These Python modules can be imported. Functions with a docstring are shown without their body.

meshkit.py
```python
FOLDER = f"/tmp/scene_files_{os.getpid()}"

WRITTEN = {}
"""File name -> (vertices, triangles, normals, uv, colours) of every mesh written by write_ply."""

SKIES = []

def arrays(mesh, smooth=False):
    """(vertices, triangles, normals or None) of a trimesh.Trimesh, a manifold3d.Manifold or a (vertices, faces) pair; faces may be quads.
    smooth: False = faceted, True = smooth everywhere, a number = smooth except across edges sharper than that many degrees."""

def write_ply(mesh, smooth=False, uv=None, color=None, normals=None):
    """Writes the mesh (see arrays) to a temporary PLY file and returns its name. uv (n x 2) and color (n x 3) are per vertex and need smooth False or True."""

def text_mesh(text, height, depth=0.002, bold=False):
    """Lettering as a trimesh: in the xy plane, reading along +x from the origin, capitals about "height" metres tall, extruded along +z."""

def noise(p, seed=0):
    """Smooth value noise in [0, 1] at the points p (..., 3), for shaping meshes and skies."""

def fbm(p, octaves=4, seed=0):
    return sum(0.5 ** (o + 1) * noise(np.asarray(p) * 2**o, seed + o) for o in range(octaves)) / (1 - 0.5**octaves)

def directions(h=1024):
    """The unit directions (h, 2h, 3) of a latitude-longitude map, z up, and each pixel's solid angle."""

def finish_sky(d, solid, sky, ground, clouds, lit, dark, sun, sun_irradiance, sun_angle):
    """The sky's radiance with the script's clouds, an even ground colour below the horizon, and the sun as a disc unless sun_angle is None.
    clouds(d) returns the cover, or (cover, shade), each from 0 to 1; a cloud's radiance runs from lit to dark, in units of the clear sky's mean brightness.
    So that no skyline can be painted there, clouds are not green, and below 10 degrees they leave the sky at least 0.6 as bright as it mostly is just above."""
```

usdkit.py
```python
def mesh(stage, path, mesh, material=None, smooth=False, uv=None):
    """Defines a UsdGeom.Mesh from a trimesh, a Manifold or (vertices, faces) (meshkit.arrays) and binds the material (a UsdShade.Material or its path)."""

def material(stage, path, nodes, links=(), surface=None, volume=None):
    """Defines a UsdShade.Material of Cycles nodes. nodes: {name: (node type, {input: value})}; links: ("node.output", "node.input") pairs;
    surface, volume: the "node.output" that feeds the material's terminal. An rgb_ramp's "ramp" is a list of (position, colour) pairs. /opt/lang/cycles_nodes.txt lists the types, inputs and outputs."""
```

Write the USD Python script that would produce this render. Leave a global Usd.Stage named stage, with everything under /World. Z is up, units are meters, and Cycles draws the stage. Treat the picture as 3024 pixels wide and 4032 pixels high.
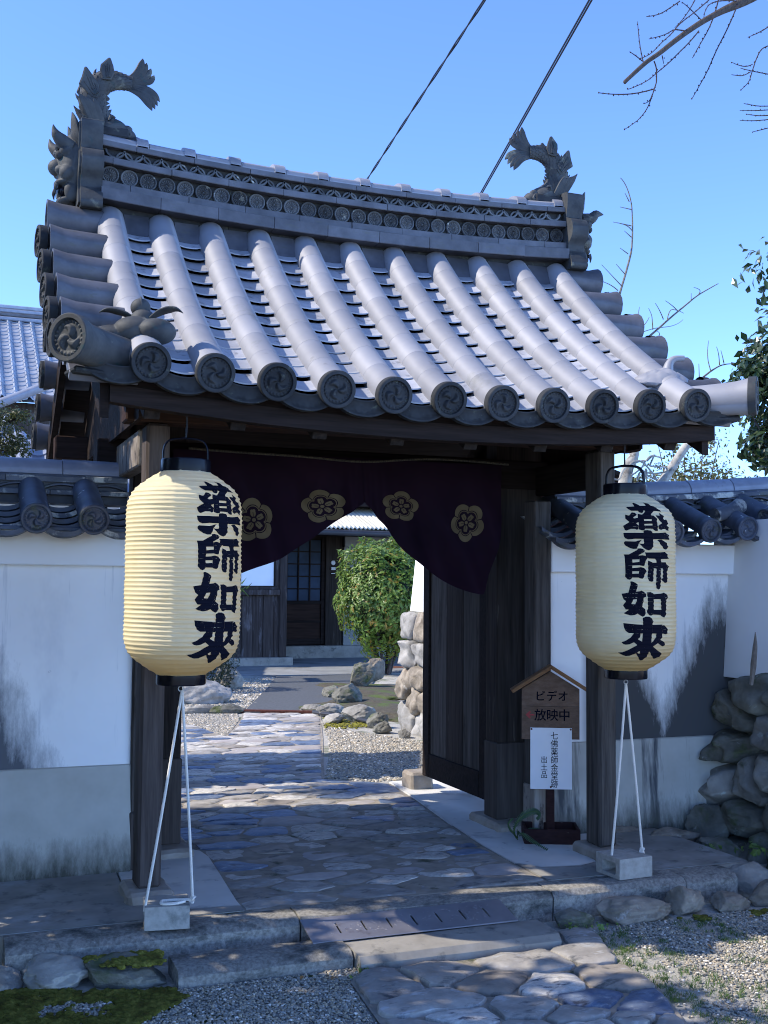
import math, numpy as np, trimesh, usdkit
from pxr import Usd, UsdGeom, UsdLux, Gf, Sdf, UsdShade, Vt
from meshkit import noise, fbm
from shapely.geometry import Polygon, Point, box as sbox
from shapely import union_all, affinity

# ---------------------------------------------------------------- camera, sky, sun, exposure
stage = Usd.Stage.CreateInMemory()
UsdGeom.SetStageUpAxis(stage, UsdGeom.Tokens.z); UsdGeom.SetStageMetersPerUnit(stage, 1.0)
UsdGeom.Xform.Define(stage, '/World'); UsdGeom.Scope.Define(stage, '/World/Looks')
EXPOSURE = 1.78
SUN_AZ, SUN_EL = math.radians(-79), math.radians(44)      # azimuth from +y (away from the viewer) towards +x
SUN_I, SKY_S = 0.52, 0.15
eye = np.array([-2.27, -5.60, 1.52]); yaw, pit, rol = np.radians([21.37, 3.665, .507])
fw = np.array([math.sin(yaw)*math.cos(pit), math.cos(yaw)*math.cos(pit), math.sin(pit)])
rt = np.cross(fw, [0, 0, 1]); rt /= np.linalg.norm(rt); upv = np.cross(rt, fw)
rt, upv = math.cos(rol)*rt+math.sin(rol)*upv, -math.sin(rol)*rt+math.cos(rol)*upv
cam = UsdGeom.Camera.Define(stage, '/World/camera')
cm = np.eye(4); cm[0, :3], cm[1, :3], cm[2, :3], cm[3, :3] = rt, upv, -fw, eye
cam.AddTransformOp().Set(Gf.Matrix4d(cm.tolist()))
cam.CreateHorizontalApertureAttr(36.0); cam.CreateVerticalApertureAttr(48.0)
cam.CreateFocalLengthAttr(36.0*4436/3024); cam.CreateClippingRangeAttr(Gf.Vec2f(.05, 2000))
cam.CreateExposureAttr(EXPOSURE)
sd = np.array([math.sin(SUN_AZ)*math.cos(SUN_EL), math.cos(SUN_AZ)*math.cos(SUN_EL), math.sin(SUN_EL)])
usdkit.material(stage, '/World/Looks/sky_light', {
    'sky': ('sky_texture', {'sky_type': 'single_scattering', 'sun_disc': False, 'sun_elevation': SUN_EL, 'sun_rotation': SUN_AZ, 'air_density': .72, 'aerosol_density': .15, 'ozone_density': 2.0}),
    'tint': ('mix', {'mix_type': 'multiply', 'fac': 1.0, 'color2': (.49, .62, .87)}),
    'bg': ('background_shader', {'strength': SKY_S})}, [('sky.color', 'tint.color1'), ('tint.color', 'bg.color')], surface='bg.background')
dome = UsdLux.DomeLight.Define(stage, '/World/sky'); dome.CreateIntensityAttr(1.0)
UsdShade.MaterialBindingAPI.Apply(dome.GetPrim()).Bind(UsdShade.Material.Get(stage, '/World/Looks/sky_light'))
dome.GetPrim().SetCustomDataByKey('kind', 'structure'); dome.GetPrim().SetCustomDataByKey('label', 'clear blue sky')
sun = UsdLux.DistantLight.Define(stage, '/World/sun'); sun.CreateIntensityAttr(SUN_I); sun.CreateAngleAttr(.5); sun.CreateNormalizeAttr(True); sun.CreateColorAttr(Gf.Vec3f(1, .93, .82))
zax = sd; xax = np.cross([0, 0, 1], zax); xax /= np.linalg.norm(xax); yax = np.cross(zax, xax)
sm = np.eye(4); sm[0, :3], sm[1, :3], sm[2, :3] = xax, yax, zax
sun.AddTransformOp().Set(Gf.Matrix4d(sm.tolist()))

KANJI=[[[[-10,384],[42,388],[32,407],[46,408],[73,397],[79,391],[122,393],[115,411],[147,407],[161,394],[180,392],[193,379],[211,373],[208,363],[180,366],[155,366],[146,357],[132,348],[129,342],[146,341],[156,334],[165,325],[161,307],[164,297],[166,268],[161,262],[147,261],[138,267],[135,272],[91,272],[85,265],[71,263],[61,266],[56,269],[55,285],[56,299],[54,304],[53,317],[52,326],[53,348],[63,347],[76,344],[91,353],[98,361],[99,366],[89,367],[85,356],[77,353],[65,356],[55,364],[19,364],[2,374]],[[84,321],[130,322],[130,312],[85,311]],[[85,296],[132,298],[133,289],[86,288]]],[[[-15,343],[6,339],[22,356],[37,354],[47,346],[44,340],[25,328],[31,324],[53,327],[55,305],[41,299],[55,287],[53,270],[45,265],[37,270],[14,270],[-8,261],[-16,264],[-26,285],[7,305],[-14,323]]],[[[159,343],[187,342],[196,357],[223,339],[208,327],[219,320],[231,324],[240,317],[243,301],[235,292],[253,279],[248,265],[235,266],[223,274],[204,273],[188,267],[173,274],[167,287],[197,303],[178,319]]],[[[-25,249],[82,250],[80,263],[101,265],[120,262],[130,256],[131,250],[173,251],[204,254],[222,256],[238,248],[249,239],[246,234],[252,218],[212,219],[135,219],[135,181],[125,167],[108,161],[95,164],[77,175],[55,197],[65,194],[82,194],[82,219],[35,219],[0,216],[-14,221],[-21,230]]],[[[-21,201],[-14,207],[10,206],[35,205],[72,215],[57,200],[51,185],[43,168],[25,167],[6,173],[-14,184],[-21,194]]],[[[160,214],[173,217],[190,218],[212,209],[229,200],[238,183],[235,173],[223,167],[206,170],[190,185],[178,196],[169,209]]],[[[-23,139],[3,139],[47,163],[46,169],[63,171],[77,167],[85,160],[85,152],[69,145],[45,132],[73,136],[91,132],[101,124],[97,117],[89,105],[85,85],[77,80],[65,82],[57,84],[20,82],[20,69],[45,71],[65,75],[83,70],[96,53],[85,40],[83,26],[73,15],[61,17],[51,21],[19,21],[14,13],[6,9],[-4,12],[-17,26],[-15,46],[-16,81],[-17,113],[-19,128]],[[20,113],[58,114],[56,101],[21,97]],[[20,53],[56,54],[53,42],[20,40]]],[[[87,150],[185,152],[217,155],[234,144],[243,121],[229,119],[184,118],[185,101],[217,102],[232,91],[245,81],[237,64],[231,54],[234,30],[232,5],[223,-4],[212,-5],[198,2],[183,15],[198,21],[198,70],[183,70],[182,-15],[178,-35],[166,-39],[156,-33],[151,-19],[153,68],[137,70],[135,44],[134,4],[123,0],[110,4],[101,20],[103,42],[104,71],[102,108],[114,105],[131,97],[152,98],[152,111],[144,118],[106,119],[93,130]]],[[[-35,-62],[0,-56],[8,-25],[12,-11],[9,0],[17,2],[33,-4],[47,-13],[47,-25],[38,-51],[61,-48],[68,-45],[83,-53],[91,-63],[93,-76],[78,-81],[79,-94],[70,-127],[85,-139],[90,-155],[85,-172],[73,-178],[61,-172],[46,-162],[33,-169],[12,-172],[-10,-167],[-24,-161],[4,-142],[-14,-142],[-20,-133],[-28,-121],[-12,-100],[-25,-90],[-32,-72]],[[25,-91],[45,-89],[34,-115],[14,-114]]],[[[96,-54],[118,-52],[131,-58],[136,-63],[180,-60],[206,-55],[217,-58],[238,-70],[237,-80],[223,-100],[222,-123],[219,-157],[219,-170],[204,-182],[193,-180],[183,-174],[178,-169],[131,-167],[120,-173],[110,-170],[98,-159],[97,-145],[102,-137],[101,-80]],[[137,-88],[184,-88],[182,-143],[134,-143]]],[[[-27,-211],[14,-215],[75,-219],[74,-184],[91,-177],[110,-178],[127,-188],[133,-204],[127,-219],[185,-218],[209,-224],[225,-234],[234,-247],[229,-265],[217,-268],[190,-264],[190,-284],[178,-296],[215,-312],[215,-323],[201,-330],[185,-326],[163,-313],[132,-329],[161,-347],[217,-371],[208,-384],[178,-396],[161,-390],[140,-376],[115,-354],[114,-371],[112,-384],[95,-402],[77,-403],[65,-392],[41,-365],[6,-379],[-17,-380],[-39,-373],[-58,-362],[-33,-360],[-4,-349],[45,-322],[27,-308],[6,-318],[-14,-321],[-27,-318],[-37,-309],[-14,-300],[10,-284],[28,-261],[0,-261],[-15,-251],[-23,-235]],[[59,-263],[73,-263],[69,-305],[47,-292],[58,-282],[61,-270]],[[123,-263],[150,-264],[149,-280],[135,-298],[120,-312]],[[47,-360],[63,-351],[63,-366],[53,-365]]]]
GLYPH={"ビ":[[[[775,795],[780,815],[845,835],[920,720],[930,680],[860,655],[814,744]]],[[[180,105],[180,760],[290,755],[285,458],[292,455],[583,545],[734,616],[740,633],[665,755],[665,770],[720,795],[740,790],[820,655],[820,640],[755,613],[785,520],[510,415],[286,354],[285,113],[296,91],[327,75],[403,65],[647,70],[825,95],[830,-5],[820,-15],[585,-35],[385,-35],[280,-20],[210,20],[190,55]]]],"デ":[[[[830,830],[840,845],[900,865],[970,760],[990,710],[930,680],[915,685]]],[[[75,390],[80,490],[915,485],[915,390],[905,385],[566,389],[550,245],[505,115],[475,70],[395,-10],[305,-70],[230,-25],[215,5],[319,61],[404,151],[450,267],[460,388]]],[[[720,790],[790,825],[855,725],[875,670],[810,640]]],[[[195,640],[195,740],[745,735],[740,640]]]],"オ":[[[[75,135],[80,150],[204,216],[364,336],[479,451],[521,512],[120,510],[115,615],[568,610],[560,795],[665,795],[666,611],[910,610],[905,515],[665,513],[675,30],[640,-25],[600,-40],[470,-40],[410,-35],[400,-20],[395,65],[557,55],[575,72],[568,411],[385,225],[290,150],[155,65],[135,65]]]],"放":[[[[15,-40],[15,-25],[54,16],[110,117],[150,293],[150,598],[40,600],[35,685],[244,691],[195,820],[200,835],[265,855],[285,845],[335,725],[335,705],[316,690],[495,690],[495,600],[245,598],[246,486],[450,485],[452,429],[485,472],[535,582],[610,855],[700,835],[662,665],[970,665],[970,575],[895,573],[850,360],[774,183],[811,121],[886,46],[980,-10],[980,-25],[925,-90],[900,-85],[820,-30],[712,91],[620,-5],[480,-95],[465,-90],[423,-29],[395,-65],[360,-80],[230,-80],[205,5],[323,5],[340,32],[355,168],[357,395],[245,393],[240,265],[215,130],[170,20],[120,-55],[90,-90],[75,-90]],[[635,553],[695,327],[711,291],[723,290],[775,437],[800,573],[638,575]],[[450,369],[430,-2],[437,-5],[534,51],[599,106],[660,182],[610,300],[578,420],[561,414],[510,330],[495,330]]]],"映":[[[[315,-30],[325,-10],[408,25],[469,66],[539,136],[600,262],[597,270],[360,275],[360,355],[430,362],[430,690],[618,690],[620,845],[705,845],[711,691],[915,690],[920,680],[920,363],[975,355],[975,275],[742,270],[740,253],[780,162],[821,101],[886,36],[970,-10],[980,-30],[925,-95],[840,-50],[755,35],[673,181],[590,50],[480,-40],[365,-90]],[[710,598],[707,360],[830,362],[828,600]],[[515,363],[615,362],[618,600],[515,598]]],[[[65,775],[350,775],[350,105],[157,100],[155,20],[145,15],[65,20]],[[155,193],[260,192],[258,400],[155,398]],[[155,488],[260,487],[258,690],[155,688]]]],"中":[[[[85,670],[448,675],[450,850],[545,850],[547,675],[905,675],[910,180],[820,180],[813,235],[547,235],[545,-90],[450,-90],[449,234],[182,235],[180,175],[85,180]],[[545,333],[814,331],[814,579],[546,579]],[[180,333],[449,331],[449,579],[181,579]]]],"七":[[[[60,370],[50,445],[339,491],[340,825],[420,825],[422,505],[945,585],[955,510],[420,422],[420,68],[431,46],[468,30],[798,35],[830,72],[845,210],[860,210],[925,180],[900,30],[860,-25],[800,-45],[450,-45],[405,-35],[365,-10],[340,55],[339,409]]]],"佛":[[[[330,-85],[280,-30],[344,6],[409,71],[455,152],[470,203],[468,230],[285,230],[330,495],[485,498],[484,629],[315,630],[315,695],[484,696],[485,830],[550,830],[551,696],[663,695],[665,830],[735,830],[736,696],[915,695],[915,430],[736,429],[735,298],[945,295],[940,125],[920,30],[880,5],[775,5],[760,65],[848,65],[865,82],[875,228],[737,230],[735,-80],[665,-80],[665,228],[543,230],[520,125],[465,25],[400,-40]],[[735,498],[849,496],[844,629],[736,629]],[[550,298],[664,296],[664,429],[551,429]],[[550,498],[664,496],[664,629],[551,624]],[[386,424],[367,295],[479,296],[484,429]]],[[[15,435],[144,596],[230,752],[260,835],[335,820],[310,750],[230,602],[230,-80],[160,-80],[160,479],[65,365],[55,365]]]],"薬":[[[[40,-20],[50,-5],[143,20],[263,75],[381,157],[60,160],[60,225],[459,226],[458,280],[320,280],[320,605],[443,605],[465,680],[540,670],[517,605],[685,605],[685,280],[537,280],[536,226],[945,225],[945,160],[609,157],[691,96],[782,50],[960,-5],[920,-65],[840,-45],[705,15],[610,75],[538,136],[535,-80],[460,-80],[457,136],[280,10],[125,-60],[80,-70]],[[385,473],[613,470],[615,548],[387,550]],[[390,415],[387,335],[615,337],[613,420]]],[[[60,710],[60,775],[288,775],[290,845],[360,845],[368,775],[633,775],[635,845],[705,845],[712,775],[945,775],[945,710],[711,709],[705,630],[635,630],[632,710],[367,710],[365,635],[290,630],[288,710]]],[[[695,390],[715,425],[740,440],[855,380],[945,310],[895,265],[824,319]]],[[[710,500],[855,640],[920,610],[885,565],[775,475],[760,470]]],[[[55,315],[70,335],[285,425],[300,365],[245,335],[95,265],[80,265]]],[[[90,590],[100,610],[145,635],[200,590],[280,500],[220,460],[184,509]]]],"師":[[[[420,720],[420,790],[955,790],[955,720],[720,718],[721,596],[925,595],[925,115],[905,85],[880,75],[785,70],[780,80],[765,135],[855,142],[855,522],[722,525],[720,-80],[650,-80],[648,525],[530,523],[530,70],[460,65],[460,595],[649,596],[650,718]]],[[[80,-55],[80,690],[164,691],[205,840],[275,835],[290,825],[235,692],[380,690],[380,410],[152,410],[150,323],[390,320],[390,15],[152,15],[145,-55]],[[150,83],[324,81],[324,254],[151,254]],[[150,478],[314,476],[314,624],[151,624]]]],"金":[[[[80,455],[35,525],[168,575],[314,661],[444,776],[495,850],[565,825],[545,782],[631,701],[787,600],[970,520],[925,460],[855,480],[767,530],[760,470],[536,469],[537,335],[885,335],[890,265],[536,264],[535,17],[935,15],[935,-55],[70,-55],[70,15],[459,16],[459,264],[115,265],[115,335],[458,335],[460,467],[240,470],[237,521]],[[400,630],[282,540],[736,543],[615,625],[503,726]]],[[[630,55],[730,240],[805,215],[685,30]]],[[[200,210],[210,225],[265,240],[345,95],[350,55],[290,30],[275,78]]]],"堂":[[[[65,-55],[65,10],[460,12],[458,135],[150,135],[150,200],[460,202],[458,300],[225,300],[225,535],[780,535],[780,300],[537,300],[535,202],[860,200],[860,135],[537,135],[535,12],[935,10],[935,-55]],[[295,363],[703,360],[705,473],[297,475]]],[[[70,680],[240,681],[214,739],[165,800],[220,830],[240,825],[320,710],[320,695],[301,680],[458,680],[465,845],[535,845],[536,681],[698,680],[680,705],[765,835],[775,835],[845,805],[750,681],[930,680],[930,465],[860,465],[860,607],[852,615],[147,615],[140,607],[140,465],[70,465]]]],"跡":[[[[815,450],[820,465],[875,485],[950,295],[970,190],[905,170],[885,278]]],[[[365,-35],[429,21],[510,127],[555,237],[575,353],[575,603],[415,605],[415,675],[669,676],[610,825],[675,845],[740,715],[740,690],[717,685],[716,675],[960,675],[960,605],[800,603],[795,-35],[780,-60],[745,-75],[625,-80],[605,-20],[605,-10],[718,-10],[730,7],[730,597],[722,605],[640,598],[635,295],[615,200],[565,80],[490,-20],[420,-80]]],[[[370,195],[415,277],[465,480],[530,470],[500,325],[435,170],[420,160]]],[[[30,35],[35,50],[85,62],[85,395],[145,395],[145,77],[215,93],[215,483],[85,485],[85,800],[385,800],[385,485],[281,484],[280,353],[395,350],[395,285],[281,284],[280,113],[405,135],[410,75],[50,-25]],[[150,553],[319,551],[319,734],[151,734]]]],"出":[[[[105,340],[185,340],[186,51],[453,50],[455,403],[150,405],[150,750],[230,750],[233,480],[454,481],[455,840],[540,840],[542,480],[774,481],[775,750],[855,750],[855,405],[540,403],[540,53],[814,51],[815,340],[895,340],[895,-80],[815,-80],[812,-25],[105,-25]]]],"土":[[[[50,-35],[50,35],[460,37],[459,444],[115,445],[115,515],[459,521],[460,840],[540,835],[541,521],[885,520],[885,445],[541,444],[540,38],[950,35],[945,-40]]]],"品":[[[[550,-80],[550,355],[925,355],[925,-75],[850,-75],[848,-30],[623,-30],[620,-80]],[[620,48],[849,46],[849,284],[621,284]]],[[[230,800],[780,800],[780,465],[230,465]],[[300,543],[308,535],[698,535],[700,728],[307,730]]],[[[85,355],[440,355],[440,-75],[365,-75],[363,-30],[158,-30],[155,-80],[85,-80]],[[365,282],[156,284],[156,46],[364,46]]]]}
BR={"main":[[3.192,0.0,5.758],[2.768,0.0,5.495],[2.333,0.0,5.213],[2.167,0.0,5.119],[2.023,0.0,5.025],[1.9,0.0,4.933],[1.788,0.0,4.84],[1.695,0.0,4.759],[1.604,0.0,4.688],[1.532,0.0,4.62],[1.447,0.0,4.536]],"tw":[[[2.259,-0.03,5.167],[2.185,-0.03,5.006],[2.092,-0.03,4.835],[2.024,-0.03,4.695],[1.962,-0.03,4.588],[1.905,-0.03,4.495]],[[2.15,0.02,5.194],[2.11,0.02,5.072],[2.066,0.02,4.978],[1.998,0.02,4.865],[1.95,0.02,4.783]],[[2.024,-0.05,5.134],[1.919,-0.05,5.037],[1.807,-0.05,4.939],[1.743,-0.05,4.864],[1.678,-0.05,4.801],[1.588,-0.05,4.709],[1.516,-0.05,4.671]],[[1.954,-0.04,4.929],[1.888,-0.04,4.849],[1.795,-0.04,4.752],[1.73,-0.04,4.685],[1.648,-0.04,4.611],[1.589,-0.04,4.558],[1.495,-0.04,4.499],[1.44,-0.04,4.472]],[[1.675,0.03,4.718],[1.693,0.03,4.661],[1.692,0.03,4.598],[1.674,0.03,4.54],[1.632,0.03,4.43],[1.577,0.03,4.351],[1.46,0.03,4.256]],[[1.681,0.04,4.549],[1.558,0.04,4.502],[1.464,0.04,4.478],[1.362,0.04,4.463],[1.287,0.04,4.458]],[[1.882,0.05,5.147],[1.798,0.05,5.081],[1.733,0.05,5.036],[1.636,0.05,5.0]],[[1.563,-0.02,4.671],[1.537,-0.02,4.791],[1.525,-0.02,4.914]],[[1.579,0.01,4.691],[1.521,0.01,4.72],[1.486,0.01,4.733]],[[2.034,0.04,5.051],[1.95,0.04,5.107],[1.889,0.04,5.139]],[[1.866,-0.02,4.921],[1.801,-0.02,4.917],[1.718,-0.02,4.869],[1.605,-0.02,4.821]],[[1.996,0.05,5.178],[1.919,0.05,5.057],[1.843,0.05,4.97]],[[2.25,-0.03,5.182],[2.144,-0.03,5.164],[2.039,-0.03,5.115],[2.0,-0.03,5.027]],[[1.713,0.0,4.747],[1.724,0.0,4.697]],[[1.66,0.03,4.506],[1.637,0.03,4.462],[1.596,0.03,4.438]],[[2.645,0.1,5.174],[2.542,0.1,5.103],[2.502,0.1,5.079],[2.441,0.1,5.046]],[[2.68,0.12,5.054],[2.568,0.12,5.0],[2.526,0.12,4.933],[2.49,0.12,4.843],[2.464,0.12,4.772],[2.393,0.12,4.697]],[[2.482,0.11,4.879],[2.407,0.11,4.853],[2.323,0.11,4.863]],[[2.483,0.13,4.838],[2.403,0.13,4.798],[2.333,0.13,4.793]],[[2.656,0.12,4.843],[2.495,0.12,4.84],[2.395,0.12,4.843]],[[2.774,0.2,4.691],[2.578,0.2,4.658],[2.484,0.2,4.657]],[[2.791,0.22,4.681],[2.605,0.22,4.638],[2.468,0.22,4.617]],[[2.755,0.18,4.618],[2.561,0.18,4.582],[2.49,0.18,4.579]],[[2.772,0.2,4.608],[2.567,0.2,4.556],[2.451,0.2,4.54]],[[2.789,0.22,4.571],[2.633,0.22,4.512],[2.567,0.22,4.489]]],"bt1":[[2.935,2.5,3.367],[2.974,2.5,3.587],[2.987,2.5,3.805],[3.038,2.5,3.996],[3.116,2.5,4.234],[3.161,2.5,4.393],[3.168,2.5,4.442],[3.175,2.5,4.609],[3.17,2.5,4.774],[3.126,2.5,4.935],[3.056,2.5,5.025]],"bt2":[[2.984,2.5,3.101],[3.085,2.5,3.325],[3.187,2.5,3.496],[3.29,2.5,3.626],[3.433,2.5,3.748],[3.551,2.5,3.848],[3.71,2.5,3.975],[3.844,2.5,4.079],[3.979,2.5,4.16],[4.068,2.5,4.21]],"bt3":[[3.701,2.5,3.151],[3.769,2.5,3.255],[3.876,2.5,3.341],[3.998,2.5,3.429],[4.106,2.5,3.483],[4.23,2.5,3.504]],"A":[[3.053,2.5,2.14],[3.086,2.5,2.387],[3.112,2.5,2.517],[3.182,2.5,2.65],[3.183,2.5,2.898],[2.984,2.5,3.101]],"Bt":[[3.305,2.5,2.148],[3.473,2.5,2.425],[3.565,2.5,2.549],[3.631,2.5,2.64],[3.75,2.5,2.778],[3.857,2.5,2.861],[3.899,2.5,2.997],[3.701,2.5,3.151]],"side":[[[3.058,2.5,4.085],[2.976,2.5,4.153],[2.864,2.5,4.244]],[[3.026,2.5,4.038],[2.938,2.5,4.083],[2.845,2.5,4.104]],[[3.0,2.5,3.954],[2.926,2.5,4.017]],[[3.096,2.5,4.188],[3.008,2.5,4.266]],[[2.987,2.5,3.86],[2.919,2.5,3.913]],[[3.137,2.5,3.634],[3.239,2.5,3.687],[3.394,2.5,3.745],[3.576,2.5,3.784],[3.689,2.5,3.85]],[[3.176,2.5,3.67],[3.215,2.5,3.805],[3.241,2.5,3.918]],[[3.374,2.5,3.732],[3.369,2.5,3.831],[3.333,2.5,3.916]],[[3.485,2.5,3.831],[3.447,2.5,3.905],[3.402,2.5,3.967]],[[3.63,2.5,3.923],[3.578,2.5,3.962],[3.506,2.5,3.999]],[[3.176,2.5,3.67],[3.291,2.5,3.768],[3.339,2.5,3.839]],[[3.074,2.5,3.596],[3.062,2.5,3.704],[3.038,2.5,3.854]],[[3.112,2.5,3.654],[3.119,2.5,3.731]],[[3.71,2.5,3.975],[3.777,2.5,4.038],[3.777,2.5,4.094]],[[3.844,2.5,4.079],[3.871,2.5,4.126],[3.804,2.5,4.148]],[[3.524,2.5,3.823],[3.577,2.5,3.929],[3.696,2.5,3.907]],[[3.316,2.5,3.628],[3.445,2.5,3.694],[3.407,2.5,3.724]],[[3.977,2.5,3.422],[3.945,2.5,3.559],[3.96,2.5,3.69]],[[4.072,2.5,3.48],[4.064,2.5,3.569],[4.041,2.5,3.641]],[[4.12,2.5,3.495],[4.107,2.5,3.55],[4.088,2.5,3.611]],[[3.856,2.5,3.34],[3.851,2.5,3.473]],[[3.251,2.5,3.589],[3.201,2.5,3.596]],[[3.168,2.5,4.58],[3.092,2.5,4.62],[2.979,2.5,4.628]],[[3.162,2.5,4.618],[3.023,2.5,4.628]],[[3.163,2.5,4.762],[3.049,2.5,4.769]],[[3.144,2.5,4.826],[3.1,2.5,4.898]],[[3.162,2.5,4.519],[3.092,2.5,4.565]],[[3.129,2.5,4.368],[3.047,2.5,4.411]]],"vine":[[[2.847,2.35,2.428],[2.92,2.35,2.4],[2.981,2.35,2.497],[3.155,2.35,2.569],[3.18,2.35,2.57]],[[3.031,2.35,2.521],[3.13,2.35,2.568],[3.279,2.35,2.447],[3.304,2.35,2.406]],[[3.08,2.35,2.544],[3.142,2.35,2.484],[3.292,2.35,2.416]],[[3.205,2.35,2.571],[3.281,2.35,2.628],[3.23,2.35,2.53],[3.393,2.35,2.527]],[[3.393,2.35,2.527],[3.406,2.35,2.495],[3.254,2.35,2.467],[3.105,2.35,2.514]],[[3.043,2.35,2.437],[3.155,2.35,2.516],[3.192,2.35,2.571],[3.255,2.35,2.616],[3.356,2.35,2.6]],[[3.523,2.35,2.759],[3.588,2.35,2.849],[3.691,2.35,2.812],[3.822,2.35,2.797],[3.913,2.35,2.759]],[[3.73,2.35,2.814],[3.769,2.35,2.751],[3.742,2.35,2.717]],[[3.104,2.35,2.397],[3.142,2.35,2.473],[3.204,2.35,2.433],[3.192,2.35,2.507]]]}
R = np.random.default_rng(11)
PI = math.pi
# ---------------------------------------------------------------- naming and tagging
used = {}
def path_for(parent, name):
    k = f'{parent}/{name}'; n = used.get(k, -1)+1; used[k] = n
    return k if n == 0 else f'{k}_{n:03d}'
def tag(p, label=None, cat=None, group=None, kind=None):
    pr = stage.GetPrimAtPath(p)
    for k, v in (('label', label), ('category', cat), ('group', group), ('kind', kind)):
        if v: pr.SetCustomDataByKey(k, v)
    return p
def thing(name, label, cat, group=None, kind=None):
    p = path_for('/World', name); UsdGeom.Xform.Define(stage, p)
    return tag(p, label, cat, group, kind)
def part(parent, name, mesh, m, smooth=35, label=None, kind=None):
    if isinstance(mesh, list): mesh = cat(mesh)
    p = path_for(parent, name); usdkit.mesh(stage, p, mesh, m, smooth=smooth)
    return tag(p, label, None, None, kind)
def single(name, mesh, m, label, cat=None, group=None, kind=None, smooth=35):
    return tag(part('/World', name, mesh, m, smooth), label, cat, group, kind)
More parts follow.
